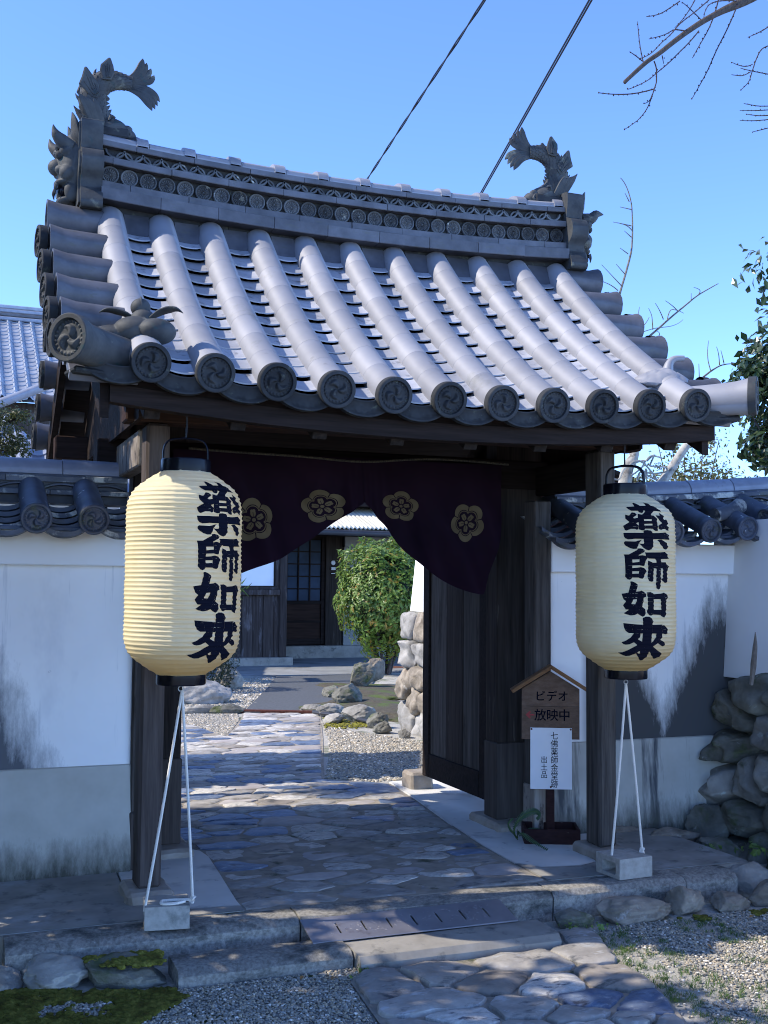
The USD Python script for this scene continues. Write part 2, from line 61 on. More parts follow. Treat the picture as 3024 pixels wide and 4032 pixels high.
# ---------------------------------------------------------------- materials
L = '/World/Looks/'
def mat(name, ramp, sc=(1, 1, 1), ns=6, detail=5, nrough=.6, rough=.7, bump=.3, bdist=.01, bns=None, bsc=None, var=.12, layers=(), spec=.4, metal=0, transl=None, dist=0, coat=0, extra=None):
    """ramp: colours over noise; layers: (colour, noise scale, low, high, axis scale) overlays; var: brightness range between objects."""
    n = {'g': ('geometry', {}), 'mp': ('mapping', {'scale': sc}), 'nz': ('noise_texture', {'scale': ns, 'detail': detail, 'roughness': nrough, 'distortion': dist}),
         'rp': ('rgb_ramp', {'ramp': ramp}), 'oi': ('object_info', {}), 'vr': ('map_range', {'to_min': 1-var, 'to_max': 1+var}),
         'mv': ('mix', {'mix_type': 'multiply', 'fac': 1.0}), 'p': ('principled_bsdf', {'roughness': rough, 'specular_ior_level': spec, 'metallic': metal, 'coat_weight': coat, 'coat_roughness': .25})}
    l = [('g.position', 'mp.vector'), ('mp.vector', 'nz.vector'), ('nz.fac', 'rp.fac'), ('oi.random', 'vr.value'), ('vr.result', 'mv.color2')]
    src = 'rp.color'
    for i, (c, s, lo, hi, lsc) in enumerate(layers):
        n[f'lm{i}'] = ('mapping', {'scale': lsc, 'location': (i*7.3, 3.1*i, 1.7)}); n[f'ln{i}'] = ('noise_texture', {'scale': s, 'detail': 6, 'roughness': .65})
        n[f'lr{i}'] = ('map_range', {'from_min': lo, 'from_max': hi, 'clamp': True}); n[f'lx{i}'] = ('mix', {'color2': c})
        l += [('g.position', f'lm{i}.vector'), (f'lm{i}.vector', f'ln{i}.vector'), (f'ln{i}.fac', f'lr{i}.value'), (f'lr{i}.result', f'lx{i}.fac'), (src, f'lx{i}.color1')]
        src = f'lx{i}.color'
    if extra: src = extra(n, l, src)
    l += [(src, 'mv.color1'), ('mv.color', 'p.base_color')]
    if bump:
        n['bm'] = ('mapping', {'scale': bsc or sc}); n['bn'] = ('noise_texture', {'scale': bns or ns*4, 'detail': 6, 'roughness': .7}); n['b'] = ('bump', {'strength': bump, 'distance': bdist})
        l += [('g.position', 'bm.vector'), ('bm.vector', 'bn.vector'), ('bn.fac', 'b.height'), ('b.normal', 'p.normal')]
    out = 'p.BSDF'
    if transl:
        n['t'] = ('translucent_bsdf', {}); n['mx'] = ('mix_closure', {'fac': transl})
        l += [('mv.color', 't.color'), ('p.BSDF', 'mx.closure1'), ('t.BSDF', 'mx.closure2')]; out = 'mx.closure'
    usdkit.material(stage, L+name, n, l, surface=out)
    return L+name
def two(a, b): return [(.3, a), (.7, b)]
def gm(n, l, k, op, a, b=None, c=None):
    """a math node; a, b, c are numbers or 'node.output'"""
    d = {'math_type': op}
    for i, v in enumerate((a, b, c)):
        if isinstance(v, str): l.append((v, f'{k}.value{i+1}'))
        elif v is not None: d[f'value{i+1}'] = v
    n[k] = ('math', d); return f'{k}.value'
TILE = mat('silver_tile', two((.215, .217, .238), (.265, .267, .29)), metal=.15, ns=4, rough=.58, bump=.08, bdist=.004, bns=60, var=.10, spec=.4, layers=[((.12, .12, .125), 9, .64, .78, (1, 1, 1)), ((.30, .295, .28), 26, .69, .77, (1, 1, .4)), ((.16, .163, .155), 3, .62, .78, (1, 1, 1))])
PAN = mat('pan_tile_grey', two((.28, .283, .305), (.38, .383, .41)), metal=.15, ns=7, rough=.6, bump=.12, bdist=.004, bns=50, var=.2, spec=.5, layers=[((.13, .13, .14), 12, .58, .7, (1, 1, 1))])
RIDGE = mat('ridge_tile', two((.06, .061, .07), (.115, .115, .13)), metal=.25, ns=8, rough=.5, bump=.15, bdist=.004, bns=60, var=.14, layers=[((.09, .09, .085), 14, .56, .7, (1, 1, 3))])
DISC = mat('disc_tile', two((.020, .022, .026), (.04, .042, .044)), ns=14, rough=.75, bump=.2, bdist=.003, bns=90, var=.2, spec=.15, layers=[((.09, .10, .08), 20, .6, .72, (1, 1, 1))])  # dim reflections of front faces and recesses put into the dark colour
ROSE = mat('rosette_tile', two((.04, .043, .05), (.10, .103, .105)), ns=14, rough=.6, bump=.2, bdist=.003, bns=90, var=.45, layers=[((.38, .38, .33), 17, .63, .68, (1, 1, 1))])
ORN = mat('ornament_tile', two((.024, .027, .032), (.065, .068, .068)), ns=9, rough=.65, spec=.25, bump=.35, bdist=.004, bns=70, var=.1, layers=[((.19, .19, .15), 8, .60, .74, (1, 1, 1)), ((.02, .045, .05), 12, .6, .7, (1, 1, 1))])
OLDT = mat('old_wall_tile', two((.028, .034, .05), (.075, .085, .11)), ns=9, rough=.5, bump=.3, bdist=.004, bns=60, var=.3, layers=[((.42, .42, .38), 15, .655, .69, (1, 1, 1)), ((.05, .06, .04), 10, .55, .7, (1, 1, 1))])
OLDL = mat('lichen_wall_tile', two((.05, .056, .07), (.11, .12, .14)), ns=9, rough=.6, bump=.3, bdist=.004, bns=60, var=.25, layers=[((.46, .45, .39), 9, .5, .6, (1, 1, 1))])
CAPT = mat('wall_cap_tile', two((.17, .19, .24), (.26, .28, .34)), ns=7, rough=.45, bump=.15, bdist=.004, bns=50, var=.12, layers=[((.1, .1, .1), 7, .6, .72, (1, 1, 1))])
def wood(name, a, b, ax, **k):
    sc = {'x': (.7, 14, 14), 'y': (14, .7, 14), 'z': (14, 14, .7)}[ax]
    return mat(name, two(a, b), sc=sc, ns=2.4, detail=7, nrough=.7, rough=.8, bump=.6, bdist=.006, bns=5, bsc=sc, var=.14, spec=.10, **k)
WZ = wood('dark_post_wood', (.012, .009, .0075), (.05, .039, .033), 'z', layers=[((.15, .13, .115), 3, .62, .75, (6, 6, .5))])
WZG = wood('weathered_post_wood', (.03, .025, .022), (.11, .097, .086), 'z', layers=[((.03, .025, .02), 4, .55, .7, (4, 4, .6))])
WX = wood('dark_beam_wood', (.008, .006, .005), (.028, .019, .017), 'x')
WXR = wood('red_brown_beam_wood', (.016, .009, .007), (.05, .028, .021), 'x')
WY = wood('dark_rafter_wood', (.008, .006, .005), (.03, .023, .02), 'y')
WYL = wood('pale_bracket_wood', (.16, .13, .105), (.33, .29, .25), 'z', layers=[((.05, .04, .035), 5, .56, .66, (3, 3, 1))])  # pale sleeve wood; on the left tie beam the paleness stands for sunlight
WSIGN = wood('sign_board_wood', (.13, .082, .055), (.21, .14, .10), 'x')
WSIGNR = wood('sign_roof_wood', (.17, .085, .04), (.27, .15, .075), 'x')
WBOX = wood('dark_red_box_wood', (.022, .011, .011), (.045, .022, .021), 'x', layers=[((.2, .17, .15), 9, .68, .71, (1, 3, 6))])
WHOUSE = wood('house_board_wood', (.022, .017, .016), (.075, .062, .058), 'z', layers=[((.16, .15, .16), 2.2, .55, .75, (3, 3, .7))])
WSHED = wood('shed_red_wood', (.05, .018, .014), (.10, .04, .03), 'z')
WZM = wood('brown_post_wood', (.04, .031, .028), (.098, .08, .071), 'z', layers=[((.11, .10, .09), 5, .62, .74, (5, 5, .5))])
WZS = wood('post_sleeve_wood', (.042, .033, .029), (.095, .078, .067), 'z')
BLACK = mat('black_lacquer', [(0, (.003, .003, .005)), (1, (.006, .006, .009))], rough=.2, bump=0, var=0, spec=.22)
ROPE = mat('white_rope', two((.66, .61, .53), (.80, .75, .66)), ns=200, rough=.9, bump=.6, bdist=.002, bns=500, var=0)
CORD = mat('twisted_cord', two((.01, .01, .015), (.12, .10, .06)), ns=90, rough=.9, bump=0, var=0)
CLOTH = mat('purple_cloth', two((.010, .003, .010), (.020, .006, .017)), ns=3, rough=.85, bump=.15, bdist=.002, bns=300, var=0, spec=.2, transl=.25)
GOLD = mat('dyed_crest', two((.13, .095, .05), (.22, .165, .09)), ns=9, rough=.85, bump=0, var=0, spec=.2, transl=.2)
INK = mat('black_ink', [(0, (.005, .006, .012)), (1, (.008, .008, .015))], rough=.9, bump=0, var=0, spec=.05)
RED = mat('red_ink', [(0, (.32, .03, .03)), (1, (.4, .05, .05))], rough=.6, bump=0, var=0)
SHEET = mat('white_sheet', two((.72, .74, .76), (.78, .79, .8)), ns=5, rough=.35, bump=.1, bdist=.004, bns=12, var=0, spec=.5)
PIN = mat('rusty_pin', two((.09, .04, .025), (.15, .06, .03)), ns=60, rough=.7, bump=0, var=0)
IRON = mat('rusty_iron_plate', two((.30, .29, .32), (.42, .40, .43)), ns=5, rough=.46, bump=.15, bdist=.003, bns=40, var=0, metal=.8, layers=[((.10, .06, .045), 3.2, .60, .74, (1, 1, 1))])
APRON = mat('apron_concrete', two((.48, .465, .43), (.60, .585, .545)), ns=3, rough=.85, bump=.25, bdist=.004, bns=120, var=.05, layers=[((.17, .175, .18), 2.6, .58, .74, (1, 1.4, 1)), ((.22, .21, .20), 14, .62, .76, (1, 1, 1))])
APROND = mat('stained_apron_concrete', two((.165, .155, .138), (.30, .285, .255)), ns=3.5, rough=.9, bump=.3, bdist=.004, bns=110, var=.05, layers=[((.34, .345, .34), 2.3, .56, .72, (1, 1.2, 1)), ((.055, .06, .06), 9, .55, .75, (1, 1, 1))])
BED = mat('paving_mortar', two((.19, .165, .13), (.33, .29, .235)), ns=9, rough=.95, bump=.6, bdist=.006, bns=130, var=0, layers=[((.055, .06, .03), 6, .58, .7, (1, 1, 1))])
SILL = mat('sill_concrete', two((.19, .175, .15), (.30, .28, .245)), ns=6, rough=.95, bump=.4, bdist=.004, bns=140, var=.04, layers=[((.08, .08, .075), 8, .55, .7, (1, 1, 1))])
KERB = mat('kerb_granite', two((.135, .125, .108), (.33, .31, .27)), ns=60, rough=.95, bump=.7, bdist=.006, bns=110, var=.08, layers=[((.045, .048, .045), 5, .5, .66, (1, 1, 2)), ((.4, .4, .38), 120, .66, .7, (1, 1, 1))])
BASEST = mat('base_stone', two((.22, .18, .14), (.36, .32, .27)), ns=8, rough=.95, bump=.5, bdist=.006, bns=80, var=.08)
PAVE = [mat('paving_blue_slate', two((.06, .085, .14), (.14, .18, .25)), sc=(1, 2, 2), ns=11, rough=.5, bump=.8, bdist=.006, bns=26, var=.2, layers=[((.25, .27, .3), 15, .56, .68, (1, 2, 1)), ((.04, .045, .06), 9, .55, .66, (1, 2, 1))]),
        mat('paving_pale_speckled', two((.26, .24, .21), (.60, .565, .505)), sc=(1, 2.2, 2), ns=18, nrough=.75, rough=.75, bump=.8, bdist=.008, bns=34, var=.15, layers=[((.07, .075, .09), 13, .57, .66, (1, 2.5, 1))]),
        mat('paving_grey', two((.185, .17, .15), (.335, .31, .275)), ns=9, rough=.75, bump=.5, bdist=.006, bns=44, var=.2, layers=[((.36, .36, .355), 11, .56, .68, (1, 2, 1)), ((.06, .062, .065), 8, .56, .7, (1, 2, 1))]),
        mat('paving_brown_grey', two((.20, .172, .14), (.32, .28, .235)), ns=9, rough=.8, bump=.6, bdist=.006, bns=44, var=.2, layers=[((.07, .07, .065), 8, .54, .68, (1, 2, 1)), ((.33, .32, .31), 14, .6, .7, (1, 2, 1))]),
        mat('paving_lilac', two((.27, .24, .22), (.38, .345, .32)), ns=9, rough=.75, bump=.45, bdist=.005, bns=44, var=.15)]
ROCK = [mat('rock_grey_lichen', two((.13, .12, .10), (.36, .335, .29)), ns=5, rough=.92, bump=.9, bdist=.012, bns=22, var=.22, layers=[((.36, .38, .34), 7, .62, .68, (1, 1, 1)), ((.05, .06, .03), 4, .6, .72, (1, 1, 1))]),
        mat('rock_dark_mossy', two((.07, .066, .05), (.20, .19, .155)), ns=6, rough=.92, bump=.9, bdist=.012, bns=24, var=.22, layers=[((.06, .075, .025), 4.5, .54, .66, (1, 1, 1)), ((.26, .27, .24), 12, .64, .7, (1, 1, 1))]),
        mat('rock_tan', two((.13, .108, .08), (.30, .255, .20)), ns=9, rough=.9, bump=1, bdist=.01, bns=24, var=.2, layers=[((.13, .10, .075), 5, .56, .68, (1, 1, 1)), ((.38, .36, .32), 9, .62, .72, (1, 1, 1))]),
        mat('rock_pale', two((.20, .19, .17), (.38, .36, .33)), ns=9, rough=.9, bump=.8, bdist=.01, bns=24, var=.1, layers=[((.13, .12, .11), 9, .6, .7, (1, 1, 1))])]
PEB = [mat('pebble_'+n, two(a, b), ns=40, rough=.8, bump=0, var=.2) for n, a, b in (('grey', (.22, .205, .17), (.34, .315, .265)), ('white', (.55, .515, .44), (.74, .69, .6)), ('tan', (.33, .27, .18), (.46, .385, .275)), ('slate', (.10, .10, .088), (.17, .165, .15)))]
GRAVB = mat('gravel_ground', two((.26, .245, .21), (.48, .455, .40)), ns=45, nrough=.8, rough=.95, bump=.9, bdist=.012, bns=70, var=0, layers=[((.075, .095, .03), 2.2, .54, .66, (1, 1, 1))])
ASPH = mat('asphalt_path', two((.055, .06, .065), (.095, .10, .105)), ns=30, rough=.92, bump=.5, bdist=.004, bns=160, var=0)
YARD = mat('yard_concrete', two((.15, .155, .155), (.24, .245, .24)), ns=2.5, rough=.9, bump=.3, bdist=.004, bns=60, var=.05, layers=[((.09, .09, .09), 1.6, .55, .7, (1, 1, 1))])
SOIL = mat('garden_soil', two((.05, .04, .026), (.10, .085, .055)), ns=14, rough=.95, bump=.9, bdist=.02, bns=30, var=0, layers=[((.07, .10, .02), 3, .5, .62, (1, 1, 1))])
MOSS = mat('moss', [(.3, (.085, .065, .018)), (.5, (.17, .165, .03)), (.7, (.33, .29, .065))], ns=22, rough=1, bump=1, bdist=.012, bns=120, var=.2, spec=.1)
GRASS = mat('weed_leaf', two((.05, .10, .02), (.10, .17, .04)), ns=20, rough=.7, bump=0, var=.3, transl=.3)
BARK = mat('bare_bark', two((.03, .024, .021), (.085, .068, .06)), sc=(3, 3, 1), ns=16, rough=.95, bump=.8, bdist=.006, bns=50, var=.1)
TWIG = mat('dark_twig', two((.03, .022, .026), (.06, .046, .05)), ns=30, rough=.9, bump=0, var=.2)
TWIGG = mat('grey_twig', two((.10, .085, .07), (.18, .155, .13)), ns=30, rough=.9, bump=0, var=.2)
LICH = mat('lichen_bark', two((.2, .185, .16), (.48, .47, .42)), ns=14, rough=.95, bump=.8, bdist=.008, bns=40, var=.05, layers=[((.09, .075, .06), 9, .56, .66, (1, 1, 1))])
def leafm(name, a, b, t=.35, rough=.4, var=.25): return mat(name, two(a, b), ns=9, rough=rough, bump=0, var=var, transl=t, spec=.5)
LBUSH = leafm('bush_leaf_green', (.095, .17, .022), (.20, .29, .045)); LBUSHY = leafm('bush_leaf_yellow', (.20, .18, .03), (.38, .24, .03)); LBUSHB = leafm('bush_leaf_fresh', (.13, .23, .05), (.24, .33, .08))
LCAM = leafm('camellia_leaf', (.012, .026, .012), (.035, .06, .022), .2, .28); LCAML = leafm('camellia_leaf_light', (.05, .075, .03), (.10, .12, .05), .3, .35)
LSHR = leafm('shrub_leaf', (.07, .09, .03), (.17, .15, .06)); LMAP = leafm('maple_leaf', (.035, .06, .015), (.10, .10, .03))
LFERN = leafm('fern_leaf', (.05, .10, .05), (.10, .16, .085), .3)
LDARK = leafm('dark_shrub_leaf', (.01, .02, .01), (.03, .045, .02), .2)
DRYL = leafm('dry_leaf', (.22, .10, .03), (.34, .18, .06), .2, .6)
GLASSD = mat('dark_pane', two((.008, .016, .032), (.03, .055, .10)), ns=1.2, rough=.35, bump=0, var=.1, spec=.12)  # dark blue reflection on the glass put into the base colour
SHOJI = mat('paper_pane', two((.7, .72, .74), (.78, .79, .8)), ns=2, rough=.6, bump=0, var=0)
ZINC = mat('corrugated_sheet', two((.40, .37, .29), (.6, .56, .46)), sc=(1, .3, .3), ns=5, rough=.5, bump=.1, bdist=.004, bns=30, var=.1)
GUTTER = mat('dark_gutter', two((.02, .02, .024), (.035, .035, .04)), ns=4, rough=.4, bump=0, var=0)
GREYP = mat('grey_painted_panel', two((.19, .19, .18), (.23, .23, .22)), ns=3, rough=.7, bump=0, var=.05)
PLATE = mat('steel_plate', two((.45, .45, .45), (.55, .55, .55)), ns=9, rough=.4, bump=0, var=0)
BLOCKC = mat('block_concrete', two((.25, .235, .205), (.36, .34, .30)), ns=30, rough=.95, bump=.5, bdist=.003, bns=160, var=.05, layers=[((.13, .135, .12), 6, .56, .7, (1, 1, 1))])
WIREM = mat('black_wire', [(0, (.006, .008, .012)), (1, (.01, .012, .016))], rough=.5, bump=0, var=0)
HALLT = mat('hall_roof_tile', two((.17, .19, .235), (.26, .285, .335)), ns=5, rough=.5, bump=.1, bdist=.004, bns=20, var=.14, layers=[((.1, .1, .1), 3, .58, .72, (1, 1, 1))])

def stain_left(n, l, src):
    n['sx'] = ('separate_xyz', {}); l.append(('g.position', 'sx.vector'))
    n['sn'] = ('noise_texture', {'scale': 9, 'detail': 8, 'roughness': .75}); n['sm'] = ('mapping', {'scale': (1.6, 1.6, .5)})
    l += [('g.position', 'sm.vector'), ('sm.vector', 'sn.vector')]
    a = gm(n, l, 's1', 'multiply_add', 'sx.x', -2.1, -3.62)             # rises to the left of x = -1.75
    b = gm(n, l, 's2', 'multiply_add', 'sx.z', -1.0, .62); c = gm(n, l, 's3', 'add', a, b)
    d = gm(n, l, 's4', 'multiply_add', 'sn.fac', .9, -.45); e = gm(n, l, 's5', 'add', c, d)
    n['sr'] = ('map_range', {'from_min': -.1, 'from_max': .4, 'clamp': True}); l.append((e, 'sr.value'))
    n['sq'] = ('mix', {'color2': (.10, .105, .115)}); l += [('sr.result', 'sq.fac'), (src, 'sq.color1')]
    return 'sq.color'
def stain_right(n, l, src):
    n['sx'] = ('separate_xyz', {}); l.append(('g.position', 'sx.vector'))
    n['sn'] = ('noise_texture', {'scale': 10, 'detail': 8, 'roughness': .78}); n['sm'] = ('mapping', {'scale': (1.8, 1.8, .45)})
    l += [('g.position', 'sm.vector'), ('sm.vector', 'sn.vector')]
    a = gm(n, l, 's1', 'add', 'sx.x', -2.08); b = gm(n, l, 's2', 'absolute', a); c = gm(n, l, 's3', 'multiply', b, 1.9); c = gm(n, l, 's3b', 'minimum', c, .72)
    z = gm(n, l, 's4', 'multiply_add', 'sx.z', -1.0, .58); d = gm(n, l, 's5', 'add', c, z)
    e = gm(n, l, 's6', 'multiply_add', 'sn.fac', .60, -.15); f = gm(n, l, 's7', 'add', d, e)
    w = gm(n, l, 's8', 'multiply_add', 'sx.x', 4.0, -6.0); f = gm(n, l, 's9', 'minimum', f, w)
    n['sr'] = ('map_range', {'from_min': -.12, 'from_max': .20, 'clamp': True}); l.append((f, 'sr.value'))
    n['sq'] = ('mix', {'color2': (.06, .06, .06)}); l += [('sr.result', 'sq.fac'), (src, 'sq.color1')]
    return 'sq.color'
def stain_plinth(n, l, src):
    n['sx'] = ('separate_xyz', {}); l.append(('g.position', 'sx.vector'))
    n['sn'] = ('noise_texture', {'scale': 8, 'detail': 8, 'roughness': .75}); n['sm'] = ('mapping', {'scale': (1.5, 1.5, .5)})
    l += [('g.position', 'sm.vector'), ('sm.vector', 'sn.vector')]
    z = gm(n, l, 's4', 'multiply_add', 'sx.z', -2.6, .42); e = gm(n, l, 's6', 'multiply_add', 'sn.fac', 1.1, -.5); f = gm(n, l, 's7', 'add', z, e)
    n['sr'] = ('map_range', {'from_min': -.05, 'from_max': .5, 'clamp': True}); l.append((f, 'sr.value'))
    n['sq'] = ('mix', {'color2': (.065, .065, .05)}); l += [('sr.result', 'sq.fac'), (src, 'sq.color1')]
    return 'sq.color'
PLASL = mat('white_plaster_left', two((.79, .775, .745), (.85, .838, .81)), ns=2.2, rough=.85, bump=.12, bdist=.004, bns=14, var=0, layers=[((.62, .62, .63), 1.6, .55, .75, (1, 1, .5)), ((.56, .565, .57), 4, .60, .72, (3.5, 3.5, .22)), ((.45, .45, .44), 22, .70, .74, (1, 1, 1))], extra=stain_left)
PLASR = mat('white_plaster_right', two((.79, .775, .745), (.85, .838, .81)), ns=2.2, rough=.85, bump=.12, bdist=.004, bns=14, var=0, layers=[((.56, .565, .57), 4, .58, .70, (3.5, 3.5, .22)), ((.45, .45, .44), 22, .70, .74, (1, 1, 1))], extra=stain_right)
PLAS = mat('white_plaster', two((.79, .78, .755), (.85, .84, .815)), ns=2.2, rough=.85, bump=.12, bdist=.004, bns=14, var=0)
PLINL = mat('plinth_cement', two((.38, .365, .315), (.48, .465, .41)), ns=4, rough=.9, bump=.2, bdist=.004, bns=60, var=0, extra=stain_plinth)
PLINR = mat('plinth_cement_streaked', two((.37, .355, .31), (.47, .455, .405)), ns=4, rough=.9, bump=.2, bdist=.004, bns=60, var=0, extra=stain_plinth, layers=[((.075, .08, .085), 3.0, .54, .66, (2.2, 2.2, .18))])
# lantern paper: cream, darker ochre towards both ends, thin enough to let light through
def ends(n, l, src):
    n['sx'] = ('separate_xyz', {}); l.append(('g.position', 'sx.vector'))
    a = gm(n, l, 's1', 'multiply_add', 'sx.z', -3.6, 4.6); n['sr'] = ('map_range', {'from_min': 0., 'from_max': .75, 'clamp': True}); l.append((a, 'sr.value'))
    n['sq'] = ('mix', {'color2': (.58, .40, .16)}); l += [('sr.result', 'sq.fac'), (src, 'sq.color1')]
    return 'sq.color'
PAPER = mat('lantern_paper', two((.86, .74, .46), (.92, .83, .575)), ns=5, rough=.6, bump=.35, bdist=.003, bns=60, var=.02, transl=.42, extra=ends)

# ---------------------------------------------------------------- shapes
def cat(ms):
    ms = [trimesh.Trimesh(*m, process=False) if isinstance(m, tuple) else m for m in ms]
    return trimesh.util.concatenate(ms)
def box(x0, x1, y0, y1, z0, z1, c=.004):
    pts = []
    for sx in (0, 1):
        for sy in (0, 1):
            for sz in (0, 1):
                p = np.array([(x0, x1)[sx], (y0, y1)[sy], (z0, z1)[sz]]); d = np.array([c*(1-2*sx), c*(1-2*sy), c*(1-2*sz)])
                for k in range(3):
                    q = p+d; q[k] = p[k]; pts.append(q)
    return trimesh.Trimesh(np.array(pts)).convex_hull
def bar(p0, p1, w, h, c=.004, up=(0, 0, 1)):
    """a bevelled bar from p0 to p1, w across, h along up"""
    p0, p1 = np.array(p0, float), np.array(p1, float); d = p1-p0; ln = np.linalg.norm(d); d /= ln
    s = np.cross(d, up); s /= np.linalg.norm(s); u = np.cross(s, d)
    m = box(0, ln, -w/2, w/2, -h/2, h/2, c); T = np.eye(4); T[:3, 0], T[:3, 1], T[:3, 2], T[:3, 3] = d, s, u, p0
    if np.linalg.det(T[:3, :3]) < 0: T[:3, 1] *= -1
    m.apply_transform(T); return m
def grid_faces(nu, nv, closed=False):
    f = []
    for i in range(nu-1):
        for j in range(nv if closed else nv-1):
            a, b = i*nv+j, i*nv+(j+1) % nv; f.append((a, b, b+nv)); f.append((a, b+nv, a+nv))
    return np.array(f)
def tube(pts, r, n=8, cap=True, flat=1., flatdir=None):
    pts = np.array(pts, float); k = len(pts); r = np.broadcast_to(np.array(r, float), (k,)) if np.ndim(r) == 0 or len(r) == k else np.interp(np.linspace(0, 1, k), np.linspace(0, 1, len(r)), r)
    t = np.gradient(pts, axis=0); t /= np.linalg.norm(t, axis=1, keepdims=True)+1e-12
    ref = np.array(flatdir if flatdir is not None else ([0, 0, 1] if abs(t[0][2]) < .9 else [1, 0, 0]), float); V = []
    for i in range(k):
        a = np.cross(t[i], ref); la = np.linalg.norm(a)
        a = a/la if la > 1e-6 else np.array([1., 0, 0]); b = np.cross(a, t[i])
        ref = b if flatdir is None else ref
        th = np.arange(n)*2*PI/n
        V.append(pts[i]+r[i]*(np.cos(th)[:, None]*a+flat*np.sin(th)[:, None]*b))
    V = np.vstack(V); f = grid_faces(k, n, True)[:, ::-1]
    if cap:
        V = np.vstack([V, pts[0], pts[-1]]); i0, i1 = k*n, k*n+1
        f = np.vstack([f, [(i0, (j+1) % n, j) for j in range(n)], [(i1, (k-1)*n+j, (k-1)*n+(j+1) % n) for j in range(n)]])
    m = trimesh.Trimesh(V, f, process=False); 
    return m
def smoothpath(p, k=4):
    p = np.array(p, float); t = np.arange(len(p))
    from scipy.interpolate import PchipInterpolator
    tt = np.linspace(0, len(p)-1, (len(p)-1)*k+1)
    return np.stack([PchipInterpolator(t, p[:, i])(tt) for i in range(p.shape[1])], 1)
def lathe(prof, n=32, cx=0, cy=0):
    prof = np.array(prof, float); th = np.arange(n)*2*PI/n
    V = np.stack([np.outer(prof[:, 0], np.cos(th))+cx, np.outer(prof[:, 0], np.sin(th))+cy, np.repeat(prof[:, 1][:, None], n, 1)], -1).reshape(-1, 3)
    return trimesh.Trimesh(V, grid_faces(len(prof), n, True), process=False)
def frame(o, x, y, z):
    T = np.eye(4); T[:3, 0], T[:3, 1], T[:3, 2], T[:3, 3] = x, y, z, o; return T
def moved(m, T): m = m.copy(); m.apply_transform(T); return m
def ell(c, r, sub=2, rot=None):
    m = trimesh.creation.icosphere(sub); m.apply_scale(r)
    if rot is not None: m.apply_transform(trimesh.transformations.euler_matrix(*rot))
    m.apply_translation(c); return m
def polys(g): return [q for q in getattr(g, 'geoms', [g]) if q.geom_type == 'Polygon' and q.area > 1e-9]
def flat(g, size=None):
    """a shapely shape as triangles in the xy plane, optionally cut finer than size"""
    out = []
    for q in polys(g):
        v, f = trimesh.creation.triangulate_polygon(q, engine='earcut'); v = np.column_stack([v, np.zeros(len(v))])
        if size: v, f = trimesh.remesh.subdivide_to_size(v, f, size, max_iter=12)
        out.append(trimesh.Trimesh(v, f, process=False))
    m = cat(out)
    if m.face_normals[:, 2].mean() < 0: m.invert()
    return m
def prism(g, d, T=None):
    m = cat([trimesh.creation.extrude_polygon(q, d, engine='earcut') for q in polys(g)])
    if T is not None: m.apply_transform(T)
    return m
def XZ(y): return frame((0, y, 0), (1, 0, 0), (0, 0, 1), (0, -1, 0))      # polygon (x, z), extruded towards -y from y
def YZ(x): return frame((x, 0, 0), (0, 1, 0), (0, 0, 1), (1, 0, 0))
def rock(c, r, seed, sub=3, amp=.28, flatb=None, fr=1.7):
    m = trimesh.creation.icosphere(sub); v = m.vertices
    d = fbm(v*fr+seed*3.7+20, 4, seed)-.5; e = np.round(fbm(v*1.1+seed*1.3+9, 2, seed+5)*5)/5-.5
    v = v*(1+2*amp*d+amp*.7*e)[:, None]
    rr = np.random.default_rng(seed); a = rr.uniform(0, 2*PI); ca, sa = math.cos(a), math.sin(a)
    for _ in range(9):                                                      # cut planes make facets
        nrm = rr.normal(size=3); nrm /= np.linalg.norm(nrm); h = rr.uniform(.60, .88); q = v@nrm; v = v-np.outer(np.maximum(q-h, 0)*.92, nrm)
    v = v*(1+.20*(fbm(v*4+seed, 4, seed+3)-.5)+.10*(fbm(v*11+seed, 3, seed+8)-.5))[:, None]
    v = v*np.array(r)+np.array(c)
    if flatb is not None: v[:, 2] = np.maximum(v[:, 2], flatb)
    return trimesh.Trimesh(v, m.faces, process=False)
